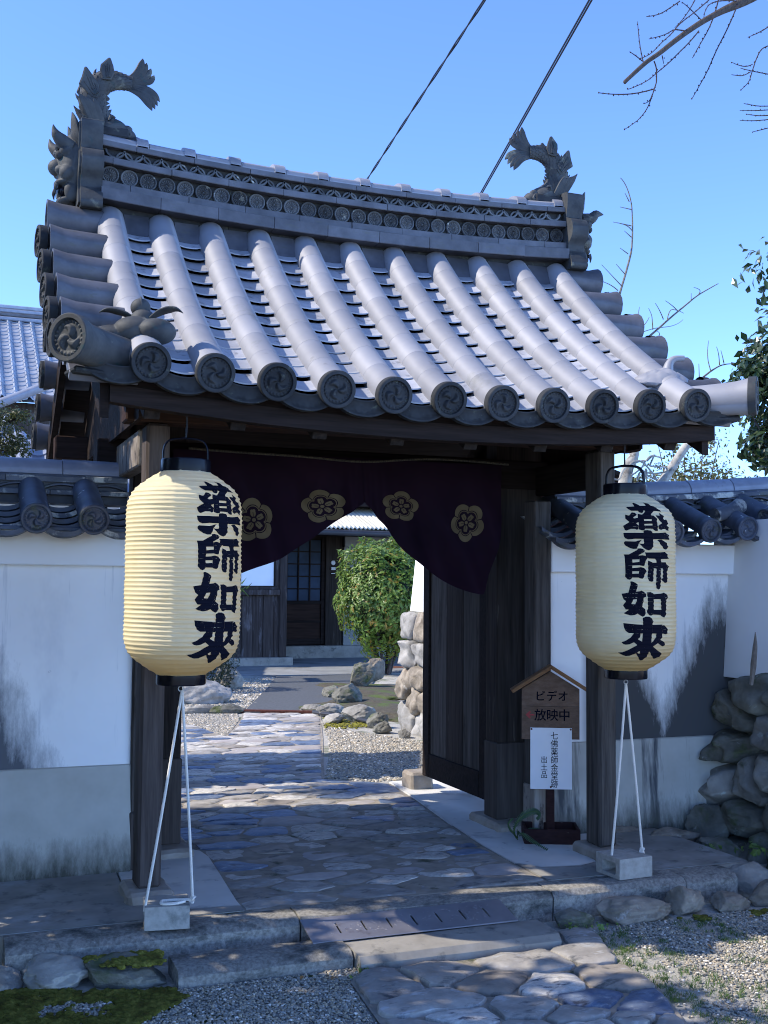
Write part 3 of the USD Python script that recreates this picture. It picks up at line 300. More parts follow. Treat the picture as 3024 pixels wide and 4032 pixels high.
def pillow(poly, T, depth, bulge, seed, n=18, amp=.3, rnd=.25, edge=.06, crag=0.):
    """a stone filling poly (u, v), its face bulging along w; T maps (u, v, w) to the scene"""
    s = math.sqrt(poly.area); p = poly.buffer(-s*rnd*.5).buffer(s*rnd*.5)
    p = polys(p)[0] if polys(p) else poly
    b = p.exterior; pts = np.array([b.interpolate(i/n, normalized=True).coords[0] for i in range(n)]); c = np.array(p.centroid.coords[0])
    if Polygon(pts).exterior.is_ccw is False: pts = pts[::-1]
    rr = np.random.default_rng(seed); pts = pts+rr.normal(scale=s*.012, size=pts.shape)
    rings = [(1., -depth), (1., -bulge*.35), (1-edge, bulge*.35), (.82, bulge*.75), (.64, bulge*.92), (.42, bulge), (.2, bulge)]
    V = []
    tilt = rr.normal(scale=.12, size=2)*bulge*3/s
    for sc, w in rings:
        q = c+(pts-c)*sc; nz = (noise(np.column_stack([q*6/s*.5, np.full(n, seed*1.7)]), seed)-.5)*bulge*amp*2
        V.append(np.column_stack([q, np.full(n, w)+(nz if w > 0 else 0)+((q-c)@tilt if w > -depth else 0)]))
    V = np.vstack(V+[np.array([[c[0], c[1], bulge*1.0]])]); f = grid_faces(len(rings), n, True)
    k = len(rings); f = np.vstack([f, [((k-1)*n+j, (k-1)*n+(j+1) % n, k*n) for j in range(n)]])
    if crag:
        q = V/s; d = (fbm(q*2.6+seed*3.1, 4, seed)-.5)+.6*(np.round(fbm(q*1.5+seed*1.7, 2, seed+1)*4)/4-.5); k_ = (V[:, 2] > -depth*.9)[:, None]
        V = V+k_*np.column_stack([(fbm(q*3+seed, 3, seed+2)-.5)*.5, (fbm(q*3+seed*2, 3, seed+4)-.5)*.5, d])*crag
    m = trimesh.Trimesh(V, f, process=False); m.apply_transform(T); return m
def cells(region, size, seed, stretch=1., relax=3, gap=.02):
    """irregular cells that fill region: relaxed Voronoi cells shrunk by gap"""
    from scipy.spatial import Voronoi
    rr = np.random.default_rng(seed); reg = affinity.scale(region, 1/stretch, 1, origin=(0, 0)); x0, y0, x1, y1 = reg.bounds; n = max(4, int(reg.area/size**2*1.0)); pts = []
    while len(pts) < n:
        p = rr.uniform((x0, y0), (x1, y1))
        if reg.contains(Point(p)): pts.append(p)
    pts = np.array(pts); w = max(x1-x0, y1-y0)*4; far = np.array([(x0-w, y0-w), (x1+w, y0-w), (x0-w, y1+w), (x1+w, y1+w)]); cs = []
    for it in range(relax+1):
        vo = Voronoi(np.vstack([pts, far])); cs = []
        for i in range(len(pts)):
            rg = vo.regions[vo.point_region[i]]
            q = Polygon(vo.vertices[rg]).intersection(reg) if -1 not in rg and rg else None
            cs.append(polys(q)[0] if q is not None and polys(q) else None)
        if it < relax: pts = np.array([np.array(c.centroid.coords[0])*.8+.2*p if c is not None else p for c, p in zip(cs, pts)])
    out = []
    for c in cs:
        if c is None: continue
        c = affinity.scale(c, stretch, 1, origin=(0, 0)); q = c.buffer(-gap*rr.uniform(.6, 1.3)/2)
        if polys(q) and polys(q)[0].area > (size*.25)**2: out.append(max(polys(q), key=lambda g: g.area))
    return out
def leaves(P, Nrm, size, seed, aspect=.4, tilt=.7, fold=.25):
    """one folded leaf (4 triangles) at each point"""
    rr = np.random.default_rng(seed); n = len(P); Nrm = Nrm+rr.normal(scale=tilt, size=(n, 3)); Nrm /= np.linalg.norm(Nrm, axis=1, keepdims=True)
    a = np.cross(Nrm, rr.normal(size=(n, 3))); a /= np.linalg.norm(a, axis=1, keepdims=True); b = np.cross(Nrm, a)
    s = (size*rr.uniform(.65, 1.25, n))[:, None]; w = s*aspect/2
    V = np.stack([P-a*s*.5, P+b*w-a*s*.05+Nrm*w*fold, P+a*s*.5-Nrm*s*.12, P-b*w-a*s*.05+Nrm*w*fold, P+a*s*.02], 1).reshape(-1, 3)
    f = np.array([(0, 4, 1), (1, 4, 2), (0, 3, 4), (3, 2, 4)]); F = (np.arange(n)[:, None, None]*5+f[None]).reshape(-1, 3)
    return trimesh.Trimesh(V, F, process=False)
def crownpts(c, r, n, seed, shell=.55, lump=.35, fr=2.2):
    rr = np.random.default_rng(seed); d = rr.normal(size=(n, 3)); d /= np.linalg.norm(d, axis=1, keepdims=True)
    k = 1+lump*2*(fbm(d*fr+seed*5.1+30, 3, seed)-.5); rad = k*(1-shell*rr.uniform(0, 1, n)**1.6)
    return np.array(c)+d*rad[:, None]*np.array(r), d
# ================================================================ the setting: ground, platform, paving
def sheet(poly, z, size=None, T=None):
    m = flat(poly, size); m.apply_translation((0, 0, z)); return m
GZ = -.13
single('ground', sheet(sbox(-60, -60, 60, .6).difference(sbox(-2.02, -.60, 1.98, .6)), GZ-.01), GRAVB, 'gravelly ground in front of the gate', kind='structure', smooth=False)
single('yard_ground', sheet(sbox(-60, 1.0, 60, 90), -.016), GRAVB, 'gravel ground of the courtyard behind the gate', kind='structure', smooth=False)
pl = thing('gate_platform', 'low concrete and stone platform under the gate', None, kind='structure')
part(pl, 'platform_core', box(-2.0, 1.97, -.40, 1.0, -.3, -.006, .004), BED)
def slab(poly, z0, z1, c=.006):
    top = poly.buffer(-c); a = prism(poly, z1-c-z0); a.apply_translation((0, 0, z0)); b = prism(top, .0005); b.apply_translation((0, 0, z1-.0005))
    return [a, prism(poly.buffer(-c*.5), c*.6).apply_translation((0, 0, z1-c)), b]
lp = Polygon([(-2.0, -.385), (-.905, -.385), (-.90, -.2), (-.885, .0), (-.86, .33), (-.835, .7), (-.85, .84), (-.95, .98), (-1.3, .98), (-1.3, .62), (-2.0, .62)])
lp2 = Polygon([(-2.0, -.385), (-.905, -.385), (-.902, -.30), (-1.15, -.27), (-1.22, -.05), (-1.22, .12), (-1.38, .2), (-1.36, .62), (-2.0, .62)])
part(pl, 'apron_slab', slab(lp.difference(lp2.buffer(.002)), -.12, .0), APRON, label='pale concrete apron left of the paving')
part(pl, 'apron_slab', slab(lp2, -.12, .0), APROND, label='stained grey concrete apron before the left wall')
rp = Polygon([(.70, -.385), (1.97, -.385), (1.97, .5), (1.5, .86), (1.5, 2.6), (1.0, 2.6), (.91, 1.8), (.81, 1.1), (.73, .45), (.71, .1)])
rp2 = Polygon([(.70, -.385), (1.97, -.385), (1.97, .5), (1.50, .5), (1.30, .1), (1.20, -.10), (1.02, -.17), (.80, -.13), (.705, .0)])
part(pl, 'apron_slab', slab(rp.difference(rp2.buffer(.002)), -.12, .0), APRON, label='pale concrete apron right of the paving')
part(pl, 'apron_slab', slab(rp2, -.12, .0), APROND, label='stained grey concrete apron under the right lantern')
# kerb of long granite stones, a little uneven
def longstone(x0, x1, y0, y1, z0, z1, seed, nx=26, amp=.012):
    u = np.linspace(0, 1, nx); rr = 5
    prof = [(y1, z0), (y1, z1-.012), (y1-.012, z1), (y1*.5+y0*.5, z1+.002), (y0+.025, z1-.004), (y0, z1-.03), (y0+.003, (z0+z1)/2), (y0+.01, z0)]
    V = np.array([[(x0+(x1-x0)*a, y, z) for y, z in prof] for a in u]); V = V.reshape(-1, 3)
    d = fbm(V*np.array([5, 9, 9])+seed*7, 4, seed)-.5
    V[:, 1] += d*amp*2; V[:, 2] += (fbm(V*np.array([4, 9, 9])+seed*3+50, 4, seed+1)-.5)*amp*1.5
    k = len(prof); f = grid_faces(nx, k, True); f = f[:, ::-1]
    V = np.vstack([V, V[:k].mean(0), V[-k:].mean(0)]); a, b = nx*k, nx*k+1
    f = np.vstack([f, [(a, j, (j+1) % k) for j in range(k)], [(b, (nx-1)*k+(j+1) % k, (nx-1)*k+j) for j in range(k)]])
    return trimesh.Trimesh(V, f, process=False)
kb = thing('kerb', 'weathered granite kerb along the front of the platform', None, kind='structure')
xs = [-1.98, -.695, .62, 1.42, 1.75]
for i in range(4): part(kb, 'kerb_stone', longstone(xs[i]+.004, xs[i+1]-.004, -.578, -.388, -.3, -.004, i+1), KERB)
part(kb, 'kerb_stone', longstone(-2.6, -1.99, -.40, -.1, -.3, -.02, 9), KERB)
lk = thing('lower_step', 'row of low step stones along the gutter before the kerb', None, kind='structure')
part(lk, 'step_stone', longstone(-1.32, -.565, -.92, -.70, -.3, -.062, 12, amp=.016), KERB)
part(lk, 'step_slab', longstone(-.555, .42, -1.0, -.755, -.3, -.068, 13, amp=.006), SILL)
part(lk, 'gutter_bed', box(-1.4, .5, -.76, -.57, -.4, -.2, .003), SILL)

# paving stones
pv = thing('stone_path', 'crazy paving of flat stones through the gate into the courtyard', None, kind='structure')
inner = Polygon([(-.912, -.378), (.69, -.378), (.70, .1), (.72, .45), (.80, 1.1), (.90, 1.8), (.98, 2.55), (.56, 2.9), (.92, 4.0), (1.28, 5.1), (1.66, 6.3), (1.92, 7.1), (1.10, 7.5), (.91, 6.86), (.66, 6.15), (.41, 5.52), (.34, 6.2), (.22, 7.0), (-.98, 7.2), (-.98, 1.5), (-.86, 1.1), (-.845, .7), (-.87, .33), (-.895, 0), (-.91, -.2)])
part(pv, 'mortar_bed', [sheet(inner.buffer(.01), -.010)], BED, smooth=False)
I4 = np.eye(4)
cs = cells(inner, .175, 5, stretch=1.75, gap=.017)
mats_p = [0, 1, 2, 3, 1, 2, 0, 4, 2, 1, 1, 2, 0]
for i, c in enumerate(cs):
    y = c.centroid.y; s = .25 if y < 4 else .3
    T = I4.copy(); T[2, 3] = -.010+R.uniform(-.004, .004)
    part(pv, 'paving_stone', pillow(c, T, .05, R.uniform(.006, .011), i+100, n=26, amp=.8, rnd=s*.7, edge=.03, crag=.006), PAVE[mats_p[int(R.integers(13))]])
fp = thing('front_path', 'crazy paving of flat stones leading up to the gate step', None, kind='structure')
front = Polygon([(-.56, -1.02), (.44, -1.02), (.50, -.80), (.66, -.80), (.66, -.95), (.57, -1.2), (.52, -1.6), (.38, -2.0), (.30, -3.3), (-.75, -3.3), (-.68, -1.6), (-.63, -1.1)])
part(fp, 'mortar_bed', [sheet(front.buffer(.01), GZ+.002)], BED, smooth=False)
for i, c in enumerate(cells(front, .20, 17, stretch=1.3, gap=.02)):
    T = I4.copy(); T[2, 3] = GZ+.012+R.uniform(-.003, .005)
    part(fp, 'paving_stone', pillow(c, T, .06, R.uniform(.008, .014), i+400, n=30, amp=.9, rnd=.2, edge=.03, crag=.012), PAVE[[1, 3, 2, 0, 1, 2, 3, 0, 2][int(R.integers(9))]])

# ================================================================ the gate
G = thing('temple_gate', 'roofed wooden temple gate with silver grey tiles and fish ornaments on its ridge', 'gate')
PX = (-1.30, 1.265)
def basestone(x0, x1, y0, y1, z1, seed):
    m = box(x0, x1, y0, y1, -.02, z1, .018); m = m.subdivide().subdivide().subdivide(); v = m.vertices
    m.vertices = v+(fbm(v*14+seed*5, 3, seed)-.5)[:, None]*.02*np.array([1, 1, .5]); return m
for x, w, m in ((PX[0], .115, WZM), (PX[1], .115, WZG)):
    p = part(G, 'front_post', box(x-w/2, x+w/2, -.075, .08, .055, 2.30, .014), m)
    part(p, 'base_stone', basestone(x-.11, x+.11, -.15, .15, .056, int(x*10)+30), BASEST)
for x0, x1 in ((-1.275, -.972), (1.034, 1.36)):
    p = part(G, 'main_post', box(x0, x1, .85, 1.01, .52, 2.5, .008), WZ)
    part(p, 'base_sleeve', box(x0-.006, x1+.006, .842, 1.018, .045, .523, .006), WZS)
    part(p, 'base_stone', basestone(x0-.06, x1+.06, .70, 1.14, .046, int(x0*10)+50), BASEST)
for x0, x1 in ((-1.302, -1.20), (1.125, 1.243)):
    p = part(G, 'side_post', box(x0, x1, .525, .66, .30, 2.045, .008), WZG)
    part(p, 'base_sleeve', box(x0-.004, x1+.004, .518, .666, .0, .302, .006), WYL if x0 > 0 else WZS)
# door leaves swung inwards: frame and boards
def leaf(xh, s):
    y0, y1, z0, z1 = 1.05, 2.12, .12, 2.12; x = xh
    d = part(G, 'door', [box(x-.03, x+.03, y0, y0+.13, z0, z1, .005), box(x-.03, x+.03, y1-.11, y1, z0, z1, .005), box(x-.029, x+.029, y0+.13, y1-.11, z0, z0+.17, .005), box(x-.029, x+.029, y0+.13, y1-.11, z1-.13, z1, .005)], WX)
    e = np.linspace(y0+.13, y1-.11, 4)
    for i in range(3): part(d, 'door_board', box(x-.014-.004*(i % 2), x+.014+.004*(i % 2), e[i]+.0015, e[i+1]-.0015, z0+.17, z1-.13, .003), WZG if i % 2 == 0 else WZ)
    return d
leaf(1.10, 1); leaf(-1.06, -1)
part(G, 'door_stop_stone', basestone(1.02, 1.2, 2.2, 2.4, .12, 77), BASEST)
# beams
part(G, 'lintel', box(-1.48, 1.48, .835, 1.025, 2.14, 2.325, .008), WX)
part(G, 'head_beam', box(-1.45, 1.45, .86, 1.0, 2.50, 2.70, .008), WX)
part(G, 'purlin', box(-1.46, 1.50, -.075, .075, 2.305, 2.455, .008), WXR)
part(G, 'purlin', box(-1.62, 1.62, 1.85, 1.99, 2.305, 2.455, .008), WXR)
part(G, 'ridge_beam', box(-1.62, 1.62, .87, 1.03, 3.15, 3.32, .008), WX)
for x in (-1.335, 1.34):
    part(G, 'tie_beam', [box(x-.04, x+.04, .082, .835, 2.10, 2.285, .008)], WYL if x < 0 else WY)  # left beam paler: sunlight on its side put into the wood colour
    part(G, 'gable_strut', box(x-.05, x+.05, .88, 1.02, 2.7, 3.15, .006), WZ)
    part(G, 'rear_post', box(x-.055, x+.055, 1.86, 1.98, .04, 2.31, .01), WZ)
# ---- roof surface
YE, YT = -.61, .82
def za(y, x):
    t = (np.asarray(y)-YE)/(YT-YE); return 2.42+.82*t+.275*t*t+(.07*(1-t)+.028*t)*(np.asarray(x)/1.46)**2
def row_path(x, n=40):
    y = np.linspace(YE, YT+.05, n); p = np.column_stack([np.full(n, x), y, za(y, x)])
    s = np.concatenate([[0], np.cumsum(np.linalg.norm(np.diff(p, axis=0), axis=1))]); return p, s
def at_s(p, s, q): return np.stack([np.interp(q, s, p[:, k]) for k in range(3)], -1)
XR = np.linspace(-1.44, 1.46, 11)
def deckmesh(off, thick, x0, x1, y0, y1, nx=25, ny=12):
    V = []; 
    for o in (off, off-thick):
        for a in np.linspace(x0, x1, nx):
            for y in np.linspace(y0, y1, ny): V.append((a, y, za(y, a)+o))
    f = grid_faces(nx, ny); n = nx*ny
    ring = [i*ny for i in range(nx)]+[(nx-1)*ny+j for j in range(1, ny)]+[i*ny+ny-1 for i in range(nx-2, -1, -1)]+[j for j in range(ny-2, 0, -1)]
    F = [f, f[:, ::-1]+n]; k = len(ring)
    F.append(np.array([(ring[i], ring[(i+1) % k], ring[(i+1) % k]+n) for i in range(k)])); F.append(np.array([(ring[i], ring[(i+1) % k]+n, ring[i]+n) for i in range(k)]))
    return trimesh.Trimesh(np.array(V), np.vstack(F), process=False)
def mirror(m):
    m = m.copy(); v = m.vertices.copy(); v[:, 1] = 1.9-v[:, 1]; m.vertices = v; m.invert(); return m
roof = part(G, 'roof_deck', deckmesh(-.10, .03, -1.62, 1.64, -.53, .95), WX)
part(G, 'rear_roof_deck', mirror(deckmesh(-.10, .03, -1.56, 1.60, -.53, .95)), WX)
part(G, 'rear_roof_tiles', mirror(deckmesh(-.03, .06, -1.57, 1.62, -.60, .95)), PAN)
def railz(y0, y1, z0o, z1o, x0, x1, n=30):                                  # a board that follows the eave's curve
    xs = np.linspace(x0, x1, n); V = []
    for x in xs:
        b = za(YE, x)-2.42
        V += [(x, y0, z0o+b), (x, y1, z0o+b), (x, y1, z1o+b), (x, y0, z1o+b)]
    f = grid_faces(n, 4, True)
    f = np.vstack([f, [(0, 1, 2), (0, 2, 3), (n*4-4, n*4-2, n*4-3), (n*4-4, n*4-1, n*4-2)]])
    m = trimesh.Trimesh(np.array(V), f, process=False); m.invert(); return m
part(G, 'eave_fascia', railz(-.535, -.455, 2.235, 2.318, -1.60, 1.66), WX)
part(G, 'eave_batten', railz(-.52, -.44, 2.319, 2.352, -1.62, 1.70), WX)
for i in range(8):
    x = -1.40+i*(2.82/7); b = za(YE, x)-2.42
    pts = [(x, y, za(y, x)-.275 if y > -.40 else za(-.40, x)-.275-(y+.40)*-.45) for y in (-.47, -.2, .15, .5, .9)]
    part(G, 'rafter', [bar(pts[k], pts[k+1], .075, .085, .004) for k in range(4)], WY)
def curveboard(x0, x1, offt, offb, y0, y1, n=14, cut=0.):
    V = []
    for y in np.linspace(y0, y1, n):
        zt, zb = za(y, x0)+offt, za(y, x0)+offb; V += [(x0, y, zb), (x1, y, zb), (x1, y, zt), (x0, y, zt)]
    f = grid_faces(n, 4, True); f = np.vstack([f, [(0, 1, 2), (0, 2, 3), (n*4-4, n*4-2, n*4-3), (n*4-4, n*4-1, n*4-2)]])
    return trimesh.Trimesh(np.array(V), f, process=False)
for x in (-1.64, 1.60):
    part(G, 'bargeboard', curveboard(x, x+.04, -.14, -.32, -.50, .95), WX)
    part(G, 'bargeboard', mirror(curveboard(x+.01, x+.05, -.14, -.32, -.50, .95)), WX)
for x in (-1.42, 1.40):
    q = Polygon([(-.2, 2.30), (2.1, 2.30), (2.1, 2.46), (.95, 3.3), (-.2, 2.46)])
    part(G, 'gable_board', prism(q, .02, YZ(x)), WX)
# ---- cover tiles, eave discs, pan tiles
def cover(x, path, s0, s1, r0, r1, m=13, k=4, a0=-25, a1=205):
    p, s = path; q = np.linspace(s0, s1, k); P = at_s(p, s, q); t = at_s(p, s, q+.01)-at_s(p, s, q-.01); t /= np.linalg.norm(t, axis=1, keepdims=True)
    nrm = np.cross([1., 0, 0], t); nrm *= np.sign(nrm[:, 2:3]); ph = np.radians(np.linspace(a0, a1, m)); V = []
    for i in range(k):
        r = r0+(r1-r0)*i/(k-1)+(.0022 if i == 0 and r0 > .08 else 0)*0; V.append(P[i]+r*np.cos(ph)[:, None]*np.array([1., 0, 0])+r*np.sin(ph)[:, None]*nrm[i])
    V.insert(0, P[0]+(r0-.02)*np.cos(ph)[:, None]*np.array([1., 0, 0])+(r0-.02)*np.sin(ph)[:, None]*nrm[0])
    return trimesh.Trimesh(np.vstack(V), grid_faces(k+1, m), process=False)
def discmesh(r=.089, nr=26, nt=96, kind='tomoe'):
    """a tile end disc in the xy plane facing +z, with rim, pearls and three commas, or with petals"""
    rr = np.linspace(0, 1, nr); th = np.arange(nt)*2*PI/nt; RR, TT = np.meshgrid(rr, th, indexing='ij')
    sm = lambda a, b, v: np.clip((v-a)/(b-a), 0, 1)**2*(3-2*np.clip((v-a)/(b-a), 0, 1))
    if kind == 'tomoe':
        h = .013*sm(.77, .80, RR)*r/.088
        h = h+.008*np.exp(-((RR-.68)/.05)**2)*(np.cos(TT*22)*.5+.5)**.7*r/.088
        w = np.cos(3*TT-5.5*RR-.5); h = h+.014*sm(-.6, 1.0, w)*sm(.58, .46, RR)*sm(.02, .16, RR)*r/.088
        h = h+.003*np.exp(-((RR-.585)/.02)**2)*r/.088
    else:
        h = .010*sm(.76, .82, RR)*r/.05+.005*sm(.12, .2, RR)*sm(.72, .66, RR)*(np.cos(TT*16)*.5+.5)**.5*r/.05+.006*sm(.14, .08, RR)*r/.05
    h = np.where(RR >= .999, h-.004, h)
    V = np.stack([RR*r*np.cos(TT), RR*r*np.sin(TT), h], -1).reshape(-1, 3)
    side = np.stack([r*np.cos(th), r*np.sin(th), np.full(nt, -.03)], -1); V = np.vstack([V, side]); f = grid_faces(nr+1, nt, True)
    return trimesh.Trimesh(V, f, process=False)
DT = discmesh(); DS = discmesh(r=.05, nr=16, nt=96, kind='rosette')
def facing(m, o, n, roll=0):
    n = np.array(n, float); n /= np.linalg.norm(n); x = np.cross([0, 0, 1], n); x /= np.linalg.norm(x); y = np.cross(n, x)
    c, s = math.cos(roll), math.sin(roll); return moved(m, frame(o, c*x+s*y, -s*x+c*y, n))
for i, x in enumerate(XR):
    pa = row_path(x); tot = pa[1][-1]; e = np.linspace(0, tot, 9)
    for j in range(8):
        part(roof, 'cover_tile', cover(x+R.normal()*.001, pa, e[j]-(.0 if j == 0 else .004), e[j+1], .0812+(.003 if j == 0 else 0), .0806), TILE)
    part(roof, 'eave_disc', facing(DT, pa[0][0]+np.array([0, -.030, .0]), (0, -1, -.20), roll=i*1.1), DISC)
def pan(xa, xb, y0, y1, lift, seed, th=.02, m=11, deep=.030):
    xm = (xa+xb)/2; w = (xb-xa)/2; u = np.linspace(-1, 1, m); V = []
    for y, l, t in ((y0, lift-.007, 0), (y0, lift, 0), (y1, .0, 0)):
        z = za(y, xm+u*w)-.012+l-deep*(1-np.abs(u)**2.2)+.0*t
        V.append(np.column_stack([xm+u*w, np.full(m, y), z]))
    V.insert(0, V[0]+np.array([0, .10, .066]))
    return trimesh.Trimesh(np.vstack(V), grid_faces(4, m)[:, ::-1], process=False)
NC = 13; ys = np.linspace(-.585, YT+.02, NC+1)
for i in range(10):
    for j in range(NC):
        part(roof, 'pan_tile', pan(XR[i]+.035, XR[i+1]-.035, ys[j], ys[j+1]+.03, (.037 if j else .014)+R.normal()*.0014, i*50+j), PAN, smooth=40)
def eavepan(xa, xb, seed):
    """curved eave tile with a decorated drop front"""
    m = 21; u = np.linspace(-1, 1, m); xm, w = (xa+xb)/2, (xb-xa)/2; z = za(YE, xm+u*w)-.004-.040*(1-np.abs(u)**2.2)
    rows = [(.03, .0), (-.602+.6, .012), (-.012, .010), (-.012, .004), (-.004, -.004), (-.004, -.020), (-.004, -.048), (-.012, -.056), (-.012, -.068), (.02, -.070)]
    V = []
    for k, (dy, dz) in enumerate(rows):
        rel = .003*np.sin(u*17+seed)*np.cos(u*9) if 4 < k < 7 else 0
        V.append(np.column_stack([xm+u*w, np.full(m, -.60+dy)-np.maximum(rel, -.002), z+dz]))
    return trimesh.Trimesh(np.vstack(V), grid_faces(len(rows), m), process=False)
for i in range(10): part(roof, 'eave_tile', eavepan(XR[i]+.02, XR[i+1]-.02, i), DISC, smooth=40)
part(roof, 'eave_tile', eavepan(-1.72, XR[0]-.02, 3), DISC, smooth=40); part(roof, 'eave_tile', eavepan(XR[-1]+.02, 1.76, 5), DISC, smooth=40)
# pan tiles right under the ridge: a plain facing tile between each pair of rows
for i in range(10):
    xa, xb = XR[i]+.075, XR[i+1]-.075; m = 9; u = np.linspace(-1, 1, m); xm, w = (xa+xb)/2, (xb-xa)/2; zz = za(.80, xm)+.10
    V = np.vstack([np.column_stack([xm+u*w, np.full(m, .835), np.full(m, zz)]), np.column_stack([xm+u*w, np.full(m, .775), zz-.12-.045*(1-u**2)]), np.column_stack([xm+u*w*.98, np.full(m, .80), zz-.135-.045*(1-u**2)])])
    part(roof, 'ridge_facing_tile', trimesh.Trimesh(V, grid_faces(3, m)[:, ::-1], process=False), RIDGE)
# ---- verge tiles along both gables
VS = np.linspace(.10, 1.0, 6)
def hcyl(x0, x1, y, z, r0, r1, tilt=.0, m=16):
    """a tile roll along x with a flared, open end at x1"""
    s = 1 if x1 > x0 else -1; ph = np.linspace(0, 2*PI, m, endpoint=False); prof = [(0, r0), (.55, r0), (.8, r0*1.02), (.93, r0*1.12), (1.0, r1), (1.0, r1-.015), (.9, r1-.03)]
    V = [np.column_stack([np.full(m, x0+(x1-x0)*a), y+r*np.cos(ph), z+r*np.sin(ph)+tilt*a]) for a, r in prof]
    f = grid_faces(len(prof), m, True); f = f if s > 0 else f[:, ::-1]; return trimesh.Trimesh(np.vstack(V), f, process=False)
for s, xi, xo in ((-1, -1.42, -1.83), (1, 1.44, 1.80)):
    pa = row_path(xi); tot = pa[1][-1]
    for k in range(6):
        q = at_s(pa[0], pa[1], .26+(tot-.30)*k/5)
        v = part(roof, 'verge_tile', hcyl(xi, xo+s*(-.04+.0*k), q[1], q[2]-.03, .088, .104, .012), RIDGE)
        if k < 5: part(v, 'verge_disc', facing(DT, (xo+s*.0, q[1]+.13, q[2]-.075+.10), (s, -.1, 0), k), DISC)
    for k in range(5):
        q = at_s(pa[0], pa[1], .14+(tot-.3)*k/5); q[1] = 1.9-q[1]; xr = xo*.93
        v = part(roof, 'rear_verge_tile', hcyl(xi, xr, q[1], q[2]-.05, .085, .10, .0), RIDGE)
        part(v, 'verge_disc', facing(DT, (xr+s*.012, q[1], q[2]-.05), (s, 0, 0), k), DISC)
    # flat edge tiles hanging under the verge
    for k in range(6):
        q0, q1 = at_s(pa[0], pa[1], .05+(tot-.1)*k/6), at_s(pa[0], pa[1], .05+(tot-.1)*(k+1)/6)
        part(roof, 'verge_edge_tile', bar((xo-s*.20, q0[1]+.004, q0[2]-.095), (xo-s*.20, q1[1]-.004, q1[2]-.095), .30, .045, .004), RIDGE)
    # the corner roll with its disc, pointing out diagonally
    a, b = np.array([s*1.40, -.32, 2.565]), np.array([s*1.80, -.70, 2.555]); d = (b-a)/np.linalg.norm(b-a)
    pts = [a, a*.6+b*.4+np.array([0, 0, -.02]), a*.25+b*.75+np.array([0, 0, -.012]), b]
    c = part(roof, 'corner_tile', tube(smoothpath(pts), [.082, .085, .088, .092, .105], 20, cap=False), TILE if s > 0 else ORN)
    part(c, 'corner_disc', facing(discmesh(.105), b-d*.004, d, .4), ORN)
    part(roof, 'corner_pan', [bar((s*1.50, -.50, 2.425), (s*1.78, -.55, 2.44), .16, .03, .01)], DISC)
# ornaments on the two eave corners
def union_smooth(ms, it=6, ln=None):
    import manifold3d as m3
    tot = None
    for m in ms:
        a = m3.Manifold(m3.Mesh(np.array(m.vertices, np.float32), np.array(m.faces, np.uint32))); tot = a if tot is None else tot+a
    if ln: tot = tot.refine_to_length(ln)
    o = tot.to_mesh(); t = trimesh.Trimesh(o.vert_properties[:, :3], o.tri_verts); 
    if it: trimesh.smoothing.filter_taubin(t, iterations=it)
    return t
o = np.array([-1.44, -.40, 2.685])
lf = [ell(o+np.array(d_), r_, 3) for d_, r_ in (((-.11, .03, -.04), (.13, .09, .055)), ((-.03, -.01, -.015), (.11, .095, .07)), ((.05, -.07, -.02), (.09, .085, .06)), ((.0, .0, .04), (.06, .055, .055)))]
orn = part(roof, 'corner_ornament', union_smooth(lf, 12, .012), ORN, smooth=True, label='leaf and fruit shaped tile ornament on the left eave corner')
part(orn, 'fruit', [ell(o+(-.01, .02, .105), (.046, .045, .044), 3), tube(smoothpath([o+(-.012, -.022, .105), o+(-.014, -.018, .135), o+(-.012, .005, .152)]), .004, 6)], ORN)
for q_ in ([(-.02, .02, .04), (-.09, .03, .075), (-.15, .035, .085), (-.195, .04, .07)], [(.02, -.03, .04), (.08, -.06, .08), (.125, -.085, .09), (.165, -.10, .07)]):
    part(orn, 'leaf', tube(smoothpath([o+np.array(p_) for p_ in q_]), [.02, .038, .042, .032, .004], 10, True, .3, (0, 0, 1)), ORN)
o = np.array([1.47, -.33, 2.63]); m = ell((0, 0, 0), (.19, .115, .115), 4); v = m.vertices
v[:, 2] = np.where(v[:, 2] < 0, v[:, 2]*.12, v[:, 2]*(1-.35*np.abs(v[:, 0])/.19)); v[:, 2] += .004*np.sign(np.sin(v[:, 0]*55)*np.sin(v[:, 1]*70+v[:, 0]*30)); rim = np.clip(1-np.abs(v[:, 2])/.02, 0, 1)*.12; v[:, :2] *= (1+rim)[:, None]; m.vertices = v
m.apply_transform(trimesh.transformations.euler_matrix(0, .12, -.35)); m.apply_translation(o)
orn = part(roof, 'corner_ornament', m, TILE, label='shell shaped tile ornament with curled stem on the right eave corner')
part(orn, 'stem', tube(smoothpath([o+(.03, 0, .09), o+(.045, 0, .15), o+(.08, -.01, .175), o+(.125, -.02, .178)]), [.034, .022, .018, .017], 10), TILE)
